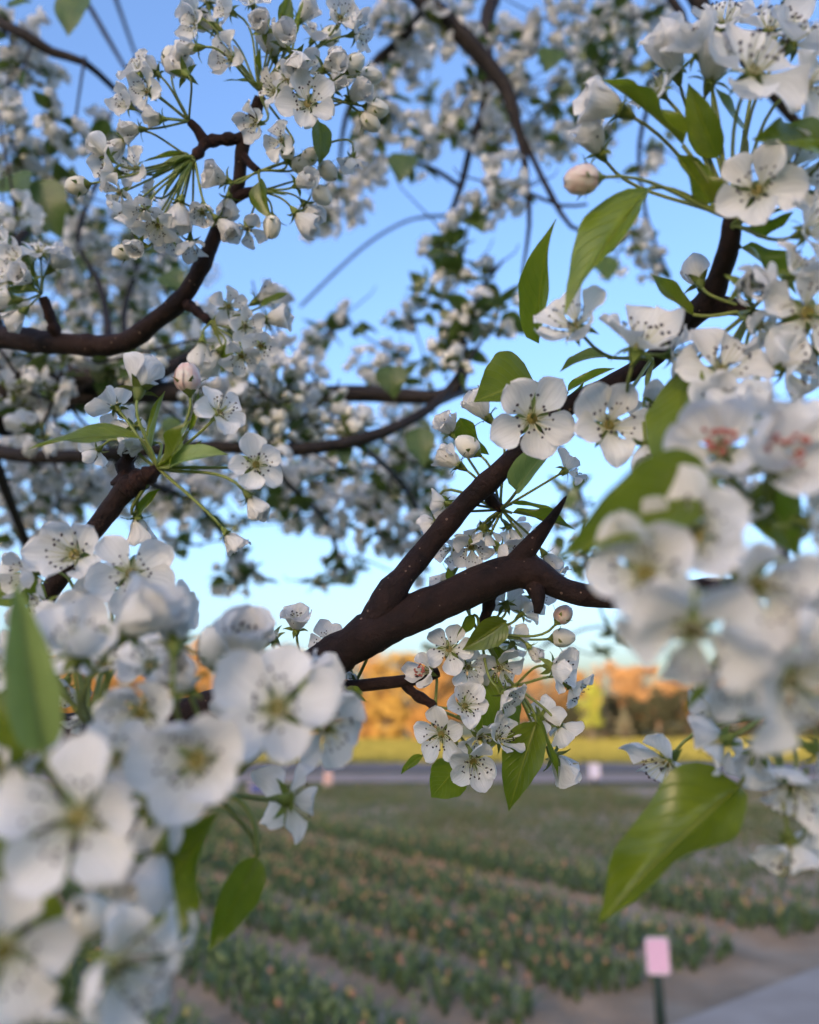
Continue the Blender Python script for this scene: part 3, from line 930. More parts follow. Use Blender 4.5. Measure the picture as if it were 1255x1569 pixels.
def far_tree(px, dist, hpx, var, colr, wid=1.0):
    """hpx: crown top in photo pixels (row)"""
    x = (px - CX) / F * (dist * math.cos(PITCH) + 0.3)
    topz = CAM.z + dist * (1108 - hpx) / F * 1.05
    tm, cm = TREES[var]
    h0 = (9.0, 9.0, 9.0, 5.0, 6.0)[var]
    sc = topz / h0
    o = root('broadleaf_tree' if colr not in ('dark', 'grey') else 'shrub', (x, dist, 0), TLAB[colr], 'tree' if colr not in ('dark', 'grey') else 'shrub', {'ochre': 'ochre trees beyond the meadow', 'gold': 'golden trees beyond the meadow', 'tan': 'tan trees behind the shrubs', 'dark': 'dark shrubs beyond the meadow', 'lime': 'lime trees', 'grey': 'grey bushes'}[colr])
    o.rotation_euler = (0, 0, rr.uniform(0, 6.28)); o.scale = (sc * wid, sc * wid, sc)
    ob('trunk', tm, o)
    c = ob('crown', cm, o)
    c.material_slots[0].link = 'OBJECT'; c.material_slots[0].material = CM[colr]
for i, px in enumerate(range(60, 720, 62)):
    far_tree(px + rr.uniform(-15, 15), 88 + rr.uniform(-6, 9), 1004 + rr.uniform(-12, 16), i % 3, 'ochre' if i % 3 else 'gold', 1.0)
for i, px in enumerate(range(80, 700, 58)):
    far_tree(px + rr.uniform(-15, 15), 82 + rr.uniform(-3, 3), 1078 + rr.uniform(-14, 14), 3, 'gold' if i % 2 else 'ochre', 1.1)
for i, px in enumerate((700, 760, 820, 880, 940, 990, 1050, 1110, 1180, 1250)):
    far_tree(px + rr.uniform(-10, 10), 96 + rr.uniform(-3, 6), (1030, 1026, 1034, 1036, 1026, 1030, 1044, 1040, 1036, 1030)[i], i % 3, 'tan' if i % 3 else 'ochre', 1.05)
for i, px in enumerate((840, 885, 930, 965, 1005, 1045, 1090, 1140, 1200, 1260)):
    far_tree(px + rr.uniform(-6, 6), 88 + rr.uniform(-2, 3), (1075, 1080, 1072, 1068, 1062, 1058, 1066, 1070, 1064, 1066)[i], 3 if i % 2 else 4, 'dark', 1.15)
far_tree(905, 76, 1052, 1, 'lime', 0.6)
for px, hp in ((925, 1082), (955, 1090), (896, 1095)):
    far_tree(px, 80, hp, 4, 'grey', 1.0)

# unseen evergreen belt, added far behind the viewer to block the low sun
HY = -110.0
HS = (-HY + 34.5) / abs(math.cos(SUN_AZ)) * math.tan(SUN_EL) / 11.6   # its height: the shade ends just past the road
M['shade_belt'] = crown_mat('shade_belt_green', (0.03, 0.05, 0.018), (0.07, 0.10, 0.03))
hx = np.arange(-260, 170.1, 2.0); prof = [(-3.0, -0.2), (-3.4, 2), (-3.2, 6), (-2.6, 9.5), (-1.2, 11.2), (0, 11.6), (1.2, 11.2), (2.6, 9.5), (3.2, 6), (3.4, 2), (3.0, -0.2)]
V = []
for x in hx:
    for py, pz in prof:
        n_ = noise.noise(Vector((x * 0.35, py * 0.5, pz * 0.35)))
        V.append((x + n_ * 0.5, HY + py + n_ * 0.7 * (1 if py > 0 else -1), pz * HS + (n_ * 0.7 if pz > 8 else 0)))
k = len(prof)
Fc = [(i * k + j, i * k + j + 1, (i + 1) * k + j + 1, (i + 1) * k + j) for i in range(len(hx) - 1) for j in range(k - 1)]
hd = root('shade_belt', (0, HY, 0), 'unseen evergreen belt added behind the viewer to shade the field', 'shade_belt')
ob('body', mesh('body', [(x, y - HY, z) for x, y, z in V], Fc, M['shade_belt']), hd)
gn = np.random.default_rng(4)
n = 26000
px_ = gn.uniform(-260, 170, n); pi_ = gn.integers(0, k - 1, n); pt_ = gn.random(n)
pr = np.array(prof)
c = np.stack([px_, pr[pi_, 0] * (1 - pt_) + pr[pi_ + 1, 0] * pt_, pr[pi_, 1] * (1 - pt_) + pr[pi_ + 1, 1] * pt_], 1) * np.array([1, 1, HS]) + gn.normal(0, 0.3, (n, 3))
a = gn.normal(0, 1, (n, 3)); a /= np.linalg.norm(a, axis=1)[:, None]
b = gn.normal(0, 1, (n, 3)); b -= a * (a * b).sum(1)[:, None]; b /= np.linalg.norm(b, axis=1)[:, None]
sz = gn.uniform(0.3, 0.6, n)[:, None]
LV = np.stack([c - a * sz, c + b * sz * .6, c + a * sz, c - b * sz * .6], 1).reshape(-1, 3)
me = bpy.data.meshes.new('foliage'); me.from_pydata(LV.tolist(), [], np.arange(len(LV)).reshape(-1, 4).tolist()); me.materials.append(M['shade_belt'])
tag(ob('foliage', me, hd), kind='stuff')


# ================================================================ near branches
A = root('flowering_branch', P(-60, 1112, 0.37), 'thick red-brown speckled branch forking upward, white flowers hanging over the field', 'branch')
wood(A, 'limb', [(TRUNK + Vector((0.04, 0, 1.18)), 0.016), (P(-420, 1130, 0.62), 0.0115), (-60, 1112, 0.40, 27), (90, 1120, 0.372, 27), (200, 1118, 0.37, 26), (330, 1082, 0.37, 26), (460, 1032, 0.37, 27), (580, 965, 0.37, 30), (690, 915, 0.372, 27), (775, 880, 0.375, 26), (815, 878, 0.375, 24), (870, 905, 0.37, 17), (935, 916, 0.36, 15), (1030, 905, 0.33, 14), (1110, 900, 0.30, 13), (1190, 905, 0.27, 12), (1290, 930, 0.25, 10), (1400, 960, 0.24, 6)], M['bark'], 20, 0.08, 0.003)
wood(A, 'thorn', [(770, 888, 0.375, 20), (808, 842, 0.375, 16), (840, 802, 0.373, 9), (858, 776, 0.371, 5), (868, 760, 0.37, 1.2)], M['bark'], 12, 0.05, 0.003)
wood(A, 'side_branch', [(545, 985, 0.372, 14), (578, 944, 0.37, 21), (592, 922, 0.371, 24), (604, 902, 0.372, 23), (618, 884, 0.374, 18), (650, 845, 0.38, 17), (705, 780, 0.38, 16), (752, 735, 0.375, 16), (800, 690, 0.37, 15), (860, 630, 0.365, 14), (930, 590, 0.355, 13), (1000, 550, 0.34, 13), (1040, 500, 0.32, 17), (1085, 462, 0.305, 20), (1105, 415, 0.295, 15), (1118, 375, 0.285, 14), (1122, 335, 0.28, 12)], M['bark'], 16, 0.07, 0.003)
wood(A, 'spur', [(1080, 468, 0.307, 18), (1110, 468, 0.30, 14), (1150, 475, 0.29, 12)], M['spur'], 10, 0.15, 0.002, 200)
wood(A, 'spur', [(815, 888, 0.373, 18), (825, 915, 0.368, 12), (823, 940, 0.366, 5)], M['bark'], 10, 0.12, 0.003, 160)
wood(A, 'spur', [(752, 905, 0.378, 12), (748, 930, 0.385, 9), (742, 955, 0.385, 8), (735, 972, 0.384, 7)], M['spur'], 10, 0.2, 0.002, 220, 0.08)
wood(A, 'twig', [(440, 1042, 0.39, 10), (520, 1052, 0.385, 10), (590, 1046, 0.38, 9), (640, 1040, 0.378, 9), (672, 1030, 0.38, 7)], M['bark'], 10, 0.08, 0.003, 160)
wood(A, 'spur', [(620, 1046, 0.379, 8), (634, 1062, 0.378, 8), (650, 1072, 0.378, 8), (666, 1082, 0.378, 6)], M['spur'], 10, 0.22, 0.002, 240, 0.1)
wood(A, 'spur', [(742, 745, 0.378, 10), (755, 768, 0.385, 9), (768, 778, 0.388, 7)], M['spur'], 10, 0.2, 0.002, 240, 0.1)
wood(A, 'spur', [(735, 965, 0.384, 6), (755, 1000, 0.388, 4), (780, 1045, 0.39, 3)], M['stem'], 8, 0.05, 0.003)
wood(A, 'spur', [(1110, 900, 0.30, 10), (1120, 940, 0.25, 8), (1130, 930, 0.21, 8)], M['spur'], 10, 0.15, 0.003, 200)
wood(A, 'spur', [(1190, 905, 0.27, 10), (1200, 850, 0.24, 8), (1180, 800, 0.215, 7)], M['spur'], 10, 0.15, 0.003, 200)
wood(A, 'spur', [(1200, 905, 0.268, 9), (1200, 1000, 0.26, 8), (1180, 1090, 0.255, 6)], M['spur'], 10, 0.15, 0.003, 200)
A_nodes = [(735, 972, 0.384), (668, 1084, 0.378), (788, 1050, 0.39), (768, 780, 0.388), (1120, 335, 0.28), (1150, 475, 0.29), (1000, 550, 0.335),
           (1130, 930, 0.21), (1180, 800, 0.215), (1180, 1090, 0.255), (860, 632, 0.362), (1122, 345, 0.278)]
A_fl = [
    # hanging cluster in the middle
    (688, 995, 76, 'ccu', 'o', .378, 0), (655, 1028, 62, 'cl', 'k', .375, 1), (717, 1022, 62, 'ccr', 'o', .376, 0), (766, 1022, 74, 'ccd', 'o', .38, 0),
    (772, 1062, 70, 'cdr', 'o', .376, 0), (712, 1082, 76, 'ccur', 'o', .37, 1), (677, 1125, 84, 'cccl', 'o', .368, 1), (725, 1166, 86, 'cccd', 'o', .366, 1),
    (763, 1132, 74, 'cru', 'o', .376, 2), (735, 1130, 66, 'ccrd', 'o', .382, 1), (848, 1022, 88, 'cr', 'o', .378, 2), (876, 1052, 72, 'rrdc', 'o', .38, 2),
    (828, 1098, 62, 'bdr', 'o', .385, 2), (858, 1112, 66, 'rd', 'o', .388, 2), (850, 1160, 66, 'dr', 'h', .386, 2), (786, 985, 62, 'bru', 'o', .392, 0),
    (812, 992, 36, 'rd', 'h', .39, 0), (858, 948, 30, 'ru', 'p', .39, 0), (853, 978, 32, 'r', 'b', .39, 0), (775, 925, 66, 'bu', 'o', .40, 0),
    (800, 940, 54, 'bur', 'o', .40, 0), (820, 915, 56, 'cr', 'o', .402, 0),
    # behind the fork
    (690, 662, 46, 'ulc', 'h', .39, 3), (746, 638, 60, 'ul', 'h', .39, 3), (702, 712, 54, 'lu', 'h', .385, 3), (868, 720, 64, 'rru', 'o', .378, 3),
    (683, 772, 54, 'bl', 'o', .395, 3), (668, 800, 56, 'bld', 'o', .40, 3), (722, 838, 70, 'ccd', 'o', .395, 3), (766, 842, 72, 'cdr', 'o', .392, 3),
    (742, 812, 64, 'bd', 'o', .40, 3), (780, 808, 60, 'bdr', 'o', .40, 3), (692, 842, 60, 'cdl', 'o', .40, 3), (690, 880, 50, 'dl', 'h', .405, 3), (835, 850, 44, 'rd', 'h', .395, 3),
    (815, 642, 124, 'ccc', 'o', .31, 10), (725, 690, 40, 'ul', 'b', .392, 3), (850, 880, 50, 'rdc', 'o', .40, 3),
    # by the wrist of the branch, at the left
    (454, 962, 54, 'uuc', 'h', .385, None), (505, 985, 64, 'cul', 'o', .388, None), (417, 978, 62, 'ulc', 'h', .385, None), (530, 1028, 54, 'cdd', 'o', .39, None),
    # top right
    (1070, 78, 105, 'cul', 'o', .275, 4), (1155, 110, 160, 'ccu', 'o', .26, 4), (1215, 65, 120, 'cur', 'o', .275, 4), (1035, 105, 90, 'ulc', 'h', .28, 4),
    (1110, 35, 100, 'cu', 'o', .29, 4), (948, 168, 100, 'llu', 'h', .275, 4), (905, 274, 60, 'lll', 'p', .275, 4), (918, 232, 70, 'lcu', 'h', .285, 4),
    (1160, 292, 120, 'ccl', 'o', .26, 11), (1215, 262, 120, 'ccr', 'o', .27, 11), (1236, 355, 110, 'cr', 'o', .26, 11), (1180, 45, 110, 'cu', 'o', .28, 4),
    (1010, 140, 84, 'lu', 'o', .285, 4), (1090, 120, 84, 'cu', 'h', .27, 4), (1240, 130, 100, 'rc', 'o', .27, 4), (1250, 300, 100, 'rc', 'o', .275, 11),
    # right, level with the dark elbow
    (882, 500, 120, 'cul', 'o', .285, 6), (976, 532, 140, 'cuu', 'o', .27, 6), (1104, 568, 130, 'cccu', 'o', .26, 5), (1142, 438, 84, 'cc', 'h', .265, 5),
    (1165, 500, 90, 'cdr', 'o', .262, 5), (1236, 480, 150, 'cc', 'o', .25, 5), (932, 652, 128, 'cccu', 'o', .28, 6), (990, 686, 66, 'cd', 'h', .27, 6),
    (1072, 432, 60, 'bu', 'h', .30, 5), (1205, 560, 120, 'cr', 'o', .26, 5), (1215, 420, 100, 'cur', 'o', .26, 5), (1030, 545, 84, 'cr', 'o', .28, 6), (1090, 620, 110, 'cc', 'o', .25, 5), (1000, 620, 84, 'cd', 'o', .30, 6),
    (1250, 540, 110, 'r', 'o', .26, 5),
    # right, close to the lens
    (1105, 692, 160, 'ccul', 'k', .21, 8), (1190, 712, 180, 'ccu', 'k', .195, 8), (1205, 640, 130, 'cuu', 'o', .21, 8), (1150, 640, 120, 'cul', 'o', .225, 8), (1250, 690, 140, 'cr', 'o', .205, 8),
    (1066, 822, 190, 'cclu', 'o', .18, 7), (990, 880, 190, 'ccl', 'o', .178, 7), (1157, 897, 200, 'ccd', 'o', .175, 7), (1062, 962, 215, 'ccdl', 'o', .16, 7),
    (1210, 1040, 220, 'ccdr', 'o', .165, 7), (1245, 800, 150, 'cr', 'o', .19, 8), (1250, 890, 160, 'crd', 'o', .18, 7), (1240, 960, 180, 'ccr', 'o', .172, 7),
    (1130, 1030, 150, 'ccd', 'o', .185, 7), (1120, 770, 120, 'cu', 'o', .215, 8),
    (1022, 1168, 116, 'cdl', 'o', .30, 9), (1108, 1135, 110, 'bdl', 'o', .25, 9), (1215, 1205, 140, 'cdl', 'o', .225, 9), (1212, 1295, 130, 'ddc', 'o', .225, 9), (1255, 1150, 130, 'cr', 'o', .22, 9),
    (1250, 1260, 110, 'dr', 'o', .23, 9), (1165, 1150, 80, 'bd', 'h', .26, 9), (1090, 1090, 90, 'bl', 'o', .26, 9),
]
for i, f in enumerate(A_fl):
    if len(f) > 6 and f[6] is None:
        A_nodes.append((f[0] + 15, 1045, 0.39)); A_fl[i] = f[:6] + (len(A_nodes) - 1,)
A_lv = [
    ((775, 952), (711, 996), .55, .375, .37, 'cud'), ((726, 942), (695, 976), .5, .38, .378, 'cr'), ((748, 1020), (728, 1142), .52, .39, .388, 'ccl'),
    ((772, 1060), (790, 1142), .6, .395, .392, 'cr'), ((822, 1106), (777, 1241), .44, .375, .365, 'ccl'), ((812, 1092), (874, 1190), .16, .376, .372, 'cur'),
    ((706, 1172), (655, 1226), .8, .376, .375, 'ccu'), ((648, 1158), (606, 1185), .3, .38, .38, 'cu'), ((762, 988), (778, 1040), .5, .39, .39, 'cl'),
    ((604, 940), (658, 905), .55, .385, .388, 'cu'), ((524, 1062), (562, 1072), .4, .385, .385, 'cu'), ((530, 1055), (556, 1062), .4, .38, .38, 'cu'),
    ((785, 772), (862, 776), .16, .386, .384, 'cu'), ((785, 786), (884, 804), .16, .386, .38, 'cu'), ((792, 752), (852, 655), .3, .35, .32, 'cl', 'p'),
    ((705, 640), (745, 700), .5, .40, .40, 'cl'), ((672, 760), (690, 790), .6, .405, .405, 'c'),
    ((818, 585), (732, 606), .95, .345, .33, 'ccu'), ((826, 526), (812, 340), .27, .325, .29, 'cl'), ((996, 288), (850, 458), .36, .275, .262, 'cul'),
    ((1062, 482), (984, 428), .5, .30, .30, 'cu'), ((932, 548), (858, 542), .45, .32, .31, 'cuu'), ((1060, 565), (1018, 742), .36, .27, .25, 'cl'),
    ((1046, 222), (934, 106), .15, .275, .27, 'cu'), ((1100, 242), (1050, 128), .4, .28, .275, 'cl'), ((1090, 312), (1042, 232), .5, .28, .275, 'cc'),
    ((1262, 240), (1170, 196), .6, .265, .25, 'ccu'), ((1150, 330), (1200, 210), .4, .28, .28, 'cr'), ((1140, 200), (1080, 140), .5, .285, .28, 'cu'),
    ((1150, 350), (1215, 330), .5, .28, .27, 'cd'), ((1120, 640), (1170, 560), .4, .28, .28, 'cr'), ((1135, 380), (1230, 440), .4, .285, .28, 'cu'),
    ((1090, 732), (866, 842), .38, .19, .172, 'ccu'), ((1166, 742), (1222, 850), .6, .215, .205, 'ccl'), ((1100, 1020), (1048, 1088), .2, .2, .195, 'cu'),
    ((1132, 1205), (912, 1392), .40, .245, .225, 'ccuuul', '5'), ((1150, 1010), (1085, 1030), .5, .23, .22, 'cu'), ((1170, 1140), (1240, 1130), .5, .25, .24, 'cu'),
    ((870, 600), (940, 560), .22, .36, .355, 'cu'), ((850, 640), (905, 585), .25, .365, .36, 'cd'), ((700, 905), (680, 870), .5, .40, .40, 'cl'), ((720, 930), (760, 880), .3, .40, .405, 'cu'),
]
build(A, A_nodes, A_fl, A_lv)

T = root('flowering_branch', P(-80, 512, 0.56), 'dark crooked branch curving up against blue sky, ringed by small white flowers and buds', 'branch')
wood(T, 'limb', [(TRUNK + Vector((0.03, 0, 1.86)), 0.02), (P(-500, 500, 0.82), 0.011), (-80, 512, 0.56, 20), (0, 516, 0.53, 18), (100, 527, 0.51, 16), (185, 526, 0.50, 15), (235, 494, 0.49, 14), (278, 458, 0.485, 13), (308, 410, 0.48, 12), (332, 355, 0.475, 10), (350, 312, 0.47, 9), (366, 280, 0.465, 9), (370, 234, 0.46, 10), (378, 206, 0.458, 10), (392, 170, 0.455, 9), (398, 148, 0.452, 7)], M['bark'], 14, 0.08, 0.003, 130)
wood(T, 'spur', [(350, 312, 0.47, 8), (372, 297, 0.465, 8), (398, 291, 0.46, 6)], M['spur'], 10, 0.12, 0.002, 200)
wood(T, 'spur', [(376, 212, 0.458, 10), (335, 214, 0.455, 9), (314, 217, 0.453, 9), (302, 198, 0.45, 7), (290, 186, 0.448, 5)], M['spur'], 12, 0.2, 0.002, 220, 0.12)
wood(T, 'spur', [(316, 216, 0.453, 9), (303, 235, 0.45, 8), (297, 242, 0.448, 6)], M['spur'], 10, 0.2, 0.002, 220, 0.12)
wood(T, 'spur', [(372, 236, 0.46, 7), (384, 252, 0.455, 6), (396, 262, 0.452, 5)], M['spur'], 10, 0.2, 0.002, 220)
wood(T, 'spur', [(276, 458, 0.486, 9), (298, 474, 0.48, 8), (320, 492, 0.475, 6)], M['spur'], 10, 0.2, 0.002, 220, 0.12)
wood(T, 'spur', [(90, 526, 0.51, 9), (82, 500, 0.505, 9), (66, 455, 0.50, 7)], M['spur'], 10, 0.2, 0.002, 220, 0.12)
T_nodes = [(398, 140, .452), (290, 186, .448), (297, 242, .448), (396, 262, .452), (398, 291, .46), (322, 494, .474), (64, 450, .5)]
T_fl = [
    (353, 17, 52, 'cl', 'o', .44, 0), (387, 6, 48, 'cu', 'o', .45, 0), (404, 45, 48, 'cdu', 'h', .435, 0), (353, 90, 62, 'ccl', 'o', .44, 0), (435, 68, 46, 'cc', 'h', .435, 0),
    (454, 86, 48, 'cd', 'h', .43, 0), (521, 28, 58, 'ccr', 'o', .44, 0), (545, 52, 58, 'crr', 'o', .45, 0), (500, 104, 50, 'cr', 'h', .44, 0), (535, 104, 34, 'ru', 'b', .44, 0),
    (558, 117, 30, 'r', 'b', .445, 0), (538, 150, 46, 'rc', 'h', .44, 0), (560, 180, 36, 'rd', 'b', .445, 0), (568, 165, 32, 'r', 'b', .45, 0), (420, 140, 58, 'cl', 'o', .43, 0), (472, 160, 80, 'ccc', 'o', .43, 0),
    (393, 188, 54, 'dlc', 'o', .44, 0), (432, 215, 54, 'lc', 'o', .44, 0), (497, 256, 32, 'rd', 'b', .45, 3), (540, 242, 42, 'd', 'o', .45, 3), (452, 252, 24, 'r', 'b', .45, 3), (440, 240, 22, 'u', 'b', .45, 3), (470, 245, 24, 'ru', 'b', .455, 3),
    (487, 293, 32, 'rd', 'b', .455, 4), (457, 283, 44, 'cr', 'h', .45, 4), (455, 328, 48, 'dr', 'h', .45, 4), (417, 338, 38, 'd', 'b', .45, 4), (378, 350, 58, 'ddc', 'o', .45, 4), (470, 315, 44, 'rd', 'h', .46, 4),
    (301, 20, 54, 'lu', 'o', .45, 0), (300, 38, 50, 'lc', 'o', .445, 0), (301, 73, 44, 'l', 'h', .44, 0), (320, 5, 50, 'u', 'o', .46, 0), (330, 40, 44, 'lu', 'h', .46, 0),
    (283, 112, 60, 'lub', 'h', .44, 1), (211, 108, 54, 'clu', 'o', .43, 1), (226, 140, 58, 'ccl', 'o', .43, 1), (240, 112, 36, 'lu', 'h', .44, 1), (197, 162, 52, 'lc', 'o', .435, 1), (248, 182, 34, 'l', 'h', .44, 1),
    (214, 198, 38, 'l', 'h', .44, 1), (262, 100, 36, 'u', 'b', .45, 1), (190, 216, 46, 'ld', 'h', .44, 2), (174, 262, 62, 'cl', 'o', .43, 2), (207, 258, 56, 'cl', 'o', .435, 2), (127, 283, 40, 'lll', 'b', .44, 2), (184, 296, 54, 'ldc', 'o', .43, 2),
    (197, 322, 56, 'ld', 'o', .435, 2), (222, 322, 54, 'dc', 'o', .43, 2), (242, 345, 54, 'dc', 'o', .435, 2), (291, 370, 56, 'd', 'o', .44, 2), (335, 338, 44, 'dr', 'h', .44, 2), (276, 312, 48, 'd', 'h', .44, 2), (310, 325, 48, 'dc', 'o', .45, 2),
    (345, 276, 46, 'lc', 'h', .45, 3), (350, 305, 40, 'd', 'h', .455, 3), (214, 372, 36, 'cd', 'h', .44, 2), (196, 385, 26, 'l', 'b', .44, 2), (260, 365, 50, 'cd', 'o', .445, 2), (165, 240, 44, 'lu', 'h', .44, 2), (230, 300, 44, 'lc', 'o', .44, 2),
    (420, 85, 44, 'cu', 'h', .46, 0), (480, 60, 48, 'cur', 'o', .46, 0), (470, 110, 50, 'cr', 'o', .45, 0), (510, 135, 44, 'cr', 'h', .45, 0), (460, 30, 44, 'ur', 'h', .46, 0), (500, 60, 36, 'ur', 'b', .46, 0), (440, 120, 44, 'c', 'o', .44, 0),
    (350, 470, 54, 'rc', 'o', .47, 5), (375, 500, 54, 'cr', 'o', .465, 5), (400, 530, 56, 'cd', 'o', .465, 5), (370, 545, 58, 'cd', 'o', .46, 5), (335, 540, 46, 'dl', 'h', .47, 5), (410, 490, 46, 'r', 'h', .475, 5), (395, 460, 46, 'ru', 'h', .48, 5), (310, 525, 44, 'd', 'h', .47, 5),
    (30, 400, 58, 'cl', 'o', .49, 6), (60, 385, 56, 'cu', 'o', .49, 6), (12, 430, 54, 'cl', 'o', .49, 6), (80, 410, 46, 'ur', 'h', .5, 6), (20, 460, 46, 'l', 'h', .49, 6), (45, 430, 44, 'c', 'h', .48, 6), (10, 375, 50, 'cl', 'o', .5, 6), (35, 478, 40, 'ld', 'h', .49, 6),
]
T_lv = [
    ((446, 66), (472, 8), .4, .45, .45, 'cl'), ((428, 40), (446, -8), .5, .45, .45, 'cr'), ((450, 62), (424, 18), .3, .45, .445, 'cl'), ((488, 186), (500, 244), .6, .445, .44, 'cr'), ((398, 278), (412, 335), .6, .45, .445, 'cl'),
    ((294, 240), (224, 268), .16, .446, .44, 'cu', 'p'), ((294, 243), (236, 250), .18, .446, .44, 'cu', 'p'), ((294, 246), (240, 300), .15, .446, .44, 'cl', 'p'), ((297, 248), (262, 310), .14, .446, .44, 'cl', 'p'), ((292, 238), (216, 240), .12, .45, .445, 'cu'),
    ((398, 130), (340, 112), .12, .45, .445, 'cu'), ((404, 120), (395, 70), .15, .45, .445, 'cl'), ((340, 530), (352, 575), .7, .475, .47, 'cl'), ((400, 470), (440, 440), .4, .475, .475, 'cu'), ((60, 448), (-10, 434), .35, .5, .49, 'cu'), ((62, 440), (40, 395), .3, .5, .49, 'cl'),
    ((410, 130), (460, 120), .2, .45, .445, 'cu'), ((400, 292), (440, 305), .3, .455, .455, 'cu'),
]
T_fl = [f[:2] + (f[2] * 1.1,) + f[3:] for f in T_fl]
build(T, T_nodes, T_fl, T_lv)

L = root('flowering_branch', P(-60, 1075, 0.35), 'stubby dark spur twig with half-open flowers and one long leaf pointing sideways', 'branch')
wood(L, 'limb', [(TRUNK + Vector((0.02, -0.02, 1.28)), 0.012), (P(-400, 1090, 0.6), 0.007), (-60, 1075, 0.36, 15), (40, 960, 0.345, 14), (105, 862, 0.335, 14), (150, 805, 0.33, 14), (178, 768, 0.33, 15), (196, 746, 0.33, 19), (208, 738, 0.33, 17)], M['bark'], 14, 0.08, 0.003, 140)
wood(L, 'spur', [(196, 748, 0.33, 20), (212, 736, 0.328, 16), (228, 727, 0.326, 14), (242, 719, 0.325, 9)], M['spur'], 12, 0.22, 0.0015, 260, 0.12)
wood(L, 'spur', [(190, 745, 0.331, 17), (192, 715, 0.332, 12), (197, 700, 0.332, 13), (198, 690, 0.332, 6)], M['spur'], 12, 0.25, 0.0015, 260, 0.12)
L_nodes = [(242, 717, .325)]
L_fl = [(214, 596, 92, 'uub', 'h', .325, 0), (178, 625, 66, 'ulb', 'o', .34, 0), (289, 590, 50, 'uuu', 'p', .325, 0), (336, 632, 82, 'rcu', 'o', .32, 0), (392, 712, 86, 'rcc', 'o', .318, 0),
        (383, 762, 52, 'rd', 'h', .32, 0), (348, 818, 48, 'dr', 'h', .325, 0), (211, 795, 60, 'dd', 'h', .33, 0), (205, 655, 64, 'bl', 'o', .345, 0), (150, 690, 54, 'ld', 'o', .345, 0), (225, 680, 50, 'bc', 'h', .34, 0)]
L_lv = [((214, 672), (36, 654), .34, .322, .305, 'cuu'), ((262, 712), (284, 640), .5, .322, .318, 'cl'), ((262, 716), (338, 680), .42, .32, .31, 'cul', 'p'), ((232, 690), (246, 598), .14, .33, .33, 'cl'), ((288, 660), (306, 600), .14, .325, .325, 'cr'),
        ((240, 716), (310, 680), .2, .325, .32, 'cd'), ((210, 790), (235, 745), .4, .335, .33, 'cl')]
build(L, L_nodes, L_fl, L_lv)

K = root('flowering_branch', P(-120, 1330, 0.21), 'out-of-focus branch crowded with large white flowers and pale upright leaf above the tulip rows', 'branch')
wood(K, 'limb', [(TRUNK + Vector((0.03, -0.05, 1.05)), 0.013), (P(-900, 1330, 0.42), 0.007), (-300, 1330, 0.25, 26), (-120, 1330, 0.21, 24), (0, 1310, 0.21, 20), (100, 1290, 0.215, 18), (190, 1275, 0.225, 15), (270, 1260, 0.235, 12)], M['bark'], 14, 0.08, 0.003, 140)
wood(K, 'twig', [(60, 1300, 0.213, 15), (90, 1230, 0.235, 13), (120, 1160, 0.25, 11), (135, 1110, 0.255, 9)], M['bark'], 12, 0.1, 0.003, 160)
wood(K, 'twig', [(-60, 1322, 0.21, 16), (0, 1400, 0.19, 16), (60, 1450, 0.175, 14)], M['bark'], 12, 0.1, 0.003, 160)
K_nodes = [(135, 1110, .255), (270, 1260, .235), (150, 1284, .2), (60, 1450, .175), (330, 1215, .25)]
wood(K, 'twig', [(260, 1262, 0.235, 11), (300, 1240, 0.243, 9), (330, 1215, 0.25, 8)], M['bark'], 10, 0.1, 0.003, 160)
K_fl = [
    (115, 850, 124, 'cccu', 'o', .29, 0), (200, 878, 116, 'cccr', 'o', .285, 0), (264, 928, 84, 'rrc', 'o', .29, 0), (46, 878, 92, 'ccl', 'o', .295, 0), (119, 950, 108, 'ccc', 'o', .27, 0), (205, 982, 110, 'cr', 'o', .25, 0),
    (70, 930, 84, 'cl', 'o', .285, 0), (160, 905, 80, 'cu', 'o', .295, 0),
    (118, 1000, 150, 'uuc', 'o', .20, 0), (190, 968, 140, 'uur', 'h', .205, 0), (268, 985, 96, 'uub', 'h', .21, 4), (217, 1093, 140, 'ccc', 'o', .21, 1), (285, 1050, 90, 'cu', 'h', .215, 4), (374, 1005, 116, 'cuu', 'h', .235, 4),
    (425, 1085, 184, 'cccu', 'o', .19, 4), (500, 1116, 118, 'cr', 'o', .235, 4), (98, 1052, 84, 'cd', 'o', .29, 0), (130, 1095, 70, 'cd', 'o', .28, 0), (302, 1165, 190, 'cccu', 'o', .165, 1),
    (120, 1253, 225, 'cccu', 'o', .135, 2), (232, 1240, 130, 'bd', 'o', .20, 1), (245, 1310, 110, 'dc', 'h', .19, 1), (5, 1455, 200, 'ccr', 'o', .125, 3), (180, 1480, 200, 'crr', 'o', .133, 3), (140, 1405, 70, 'cu', 'b', .14, 3),
    (442, 1226, 118, 'bbrd', 'w', .27, 4), (0, 1175, 120, 'ccl', 'o', .175, 2), (60, 1160, 130, 'cul', 'o', .2, 2), (20, 1020, 90, 'cl', 'o', .25, 0), (175, 1165, 120, 'cur', 'o', .19, 1), (160, 1320, 110, 'bd', 'h', .17, 2), (30, 1340, 110, 'bl', 'o', .17, 2),
    (330, 1010, 80, 'u', 'b', .24, 4), (45, 970, 90, 'cl', 'o', .26, 0), (250, 1470, 120, 'rd', 'w', .15, 3), (90, 1540, 170, 'cd', 'o', .14, 3), (30, 1560, 150, 'cd', 'o', .135, 3), (230, 1020, 100, 'cu', 'o', .23, 0), (360, 1110, 90, 'bu', 'o', .235, 4),
    (470, 1050, 84, 'bru', 'h', .24, 4), (60, 1010, 100, 'cu', 'o', .24, 0), (160, 1020, 100, 'cu', 'o', .235, 0),
]
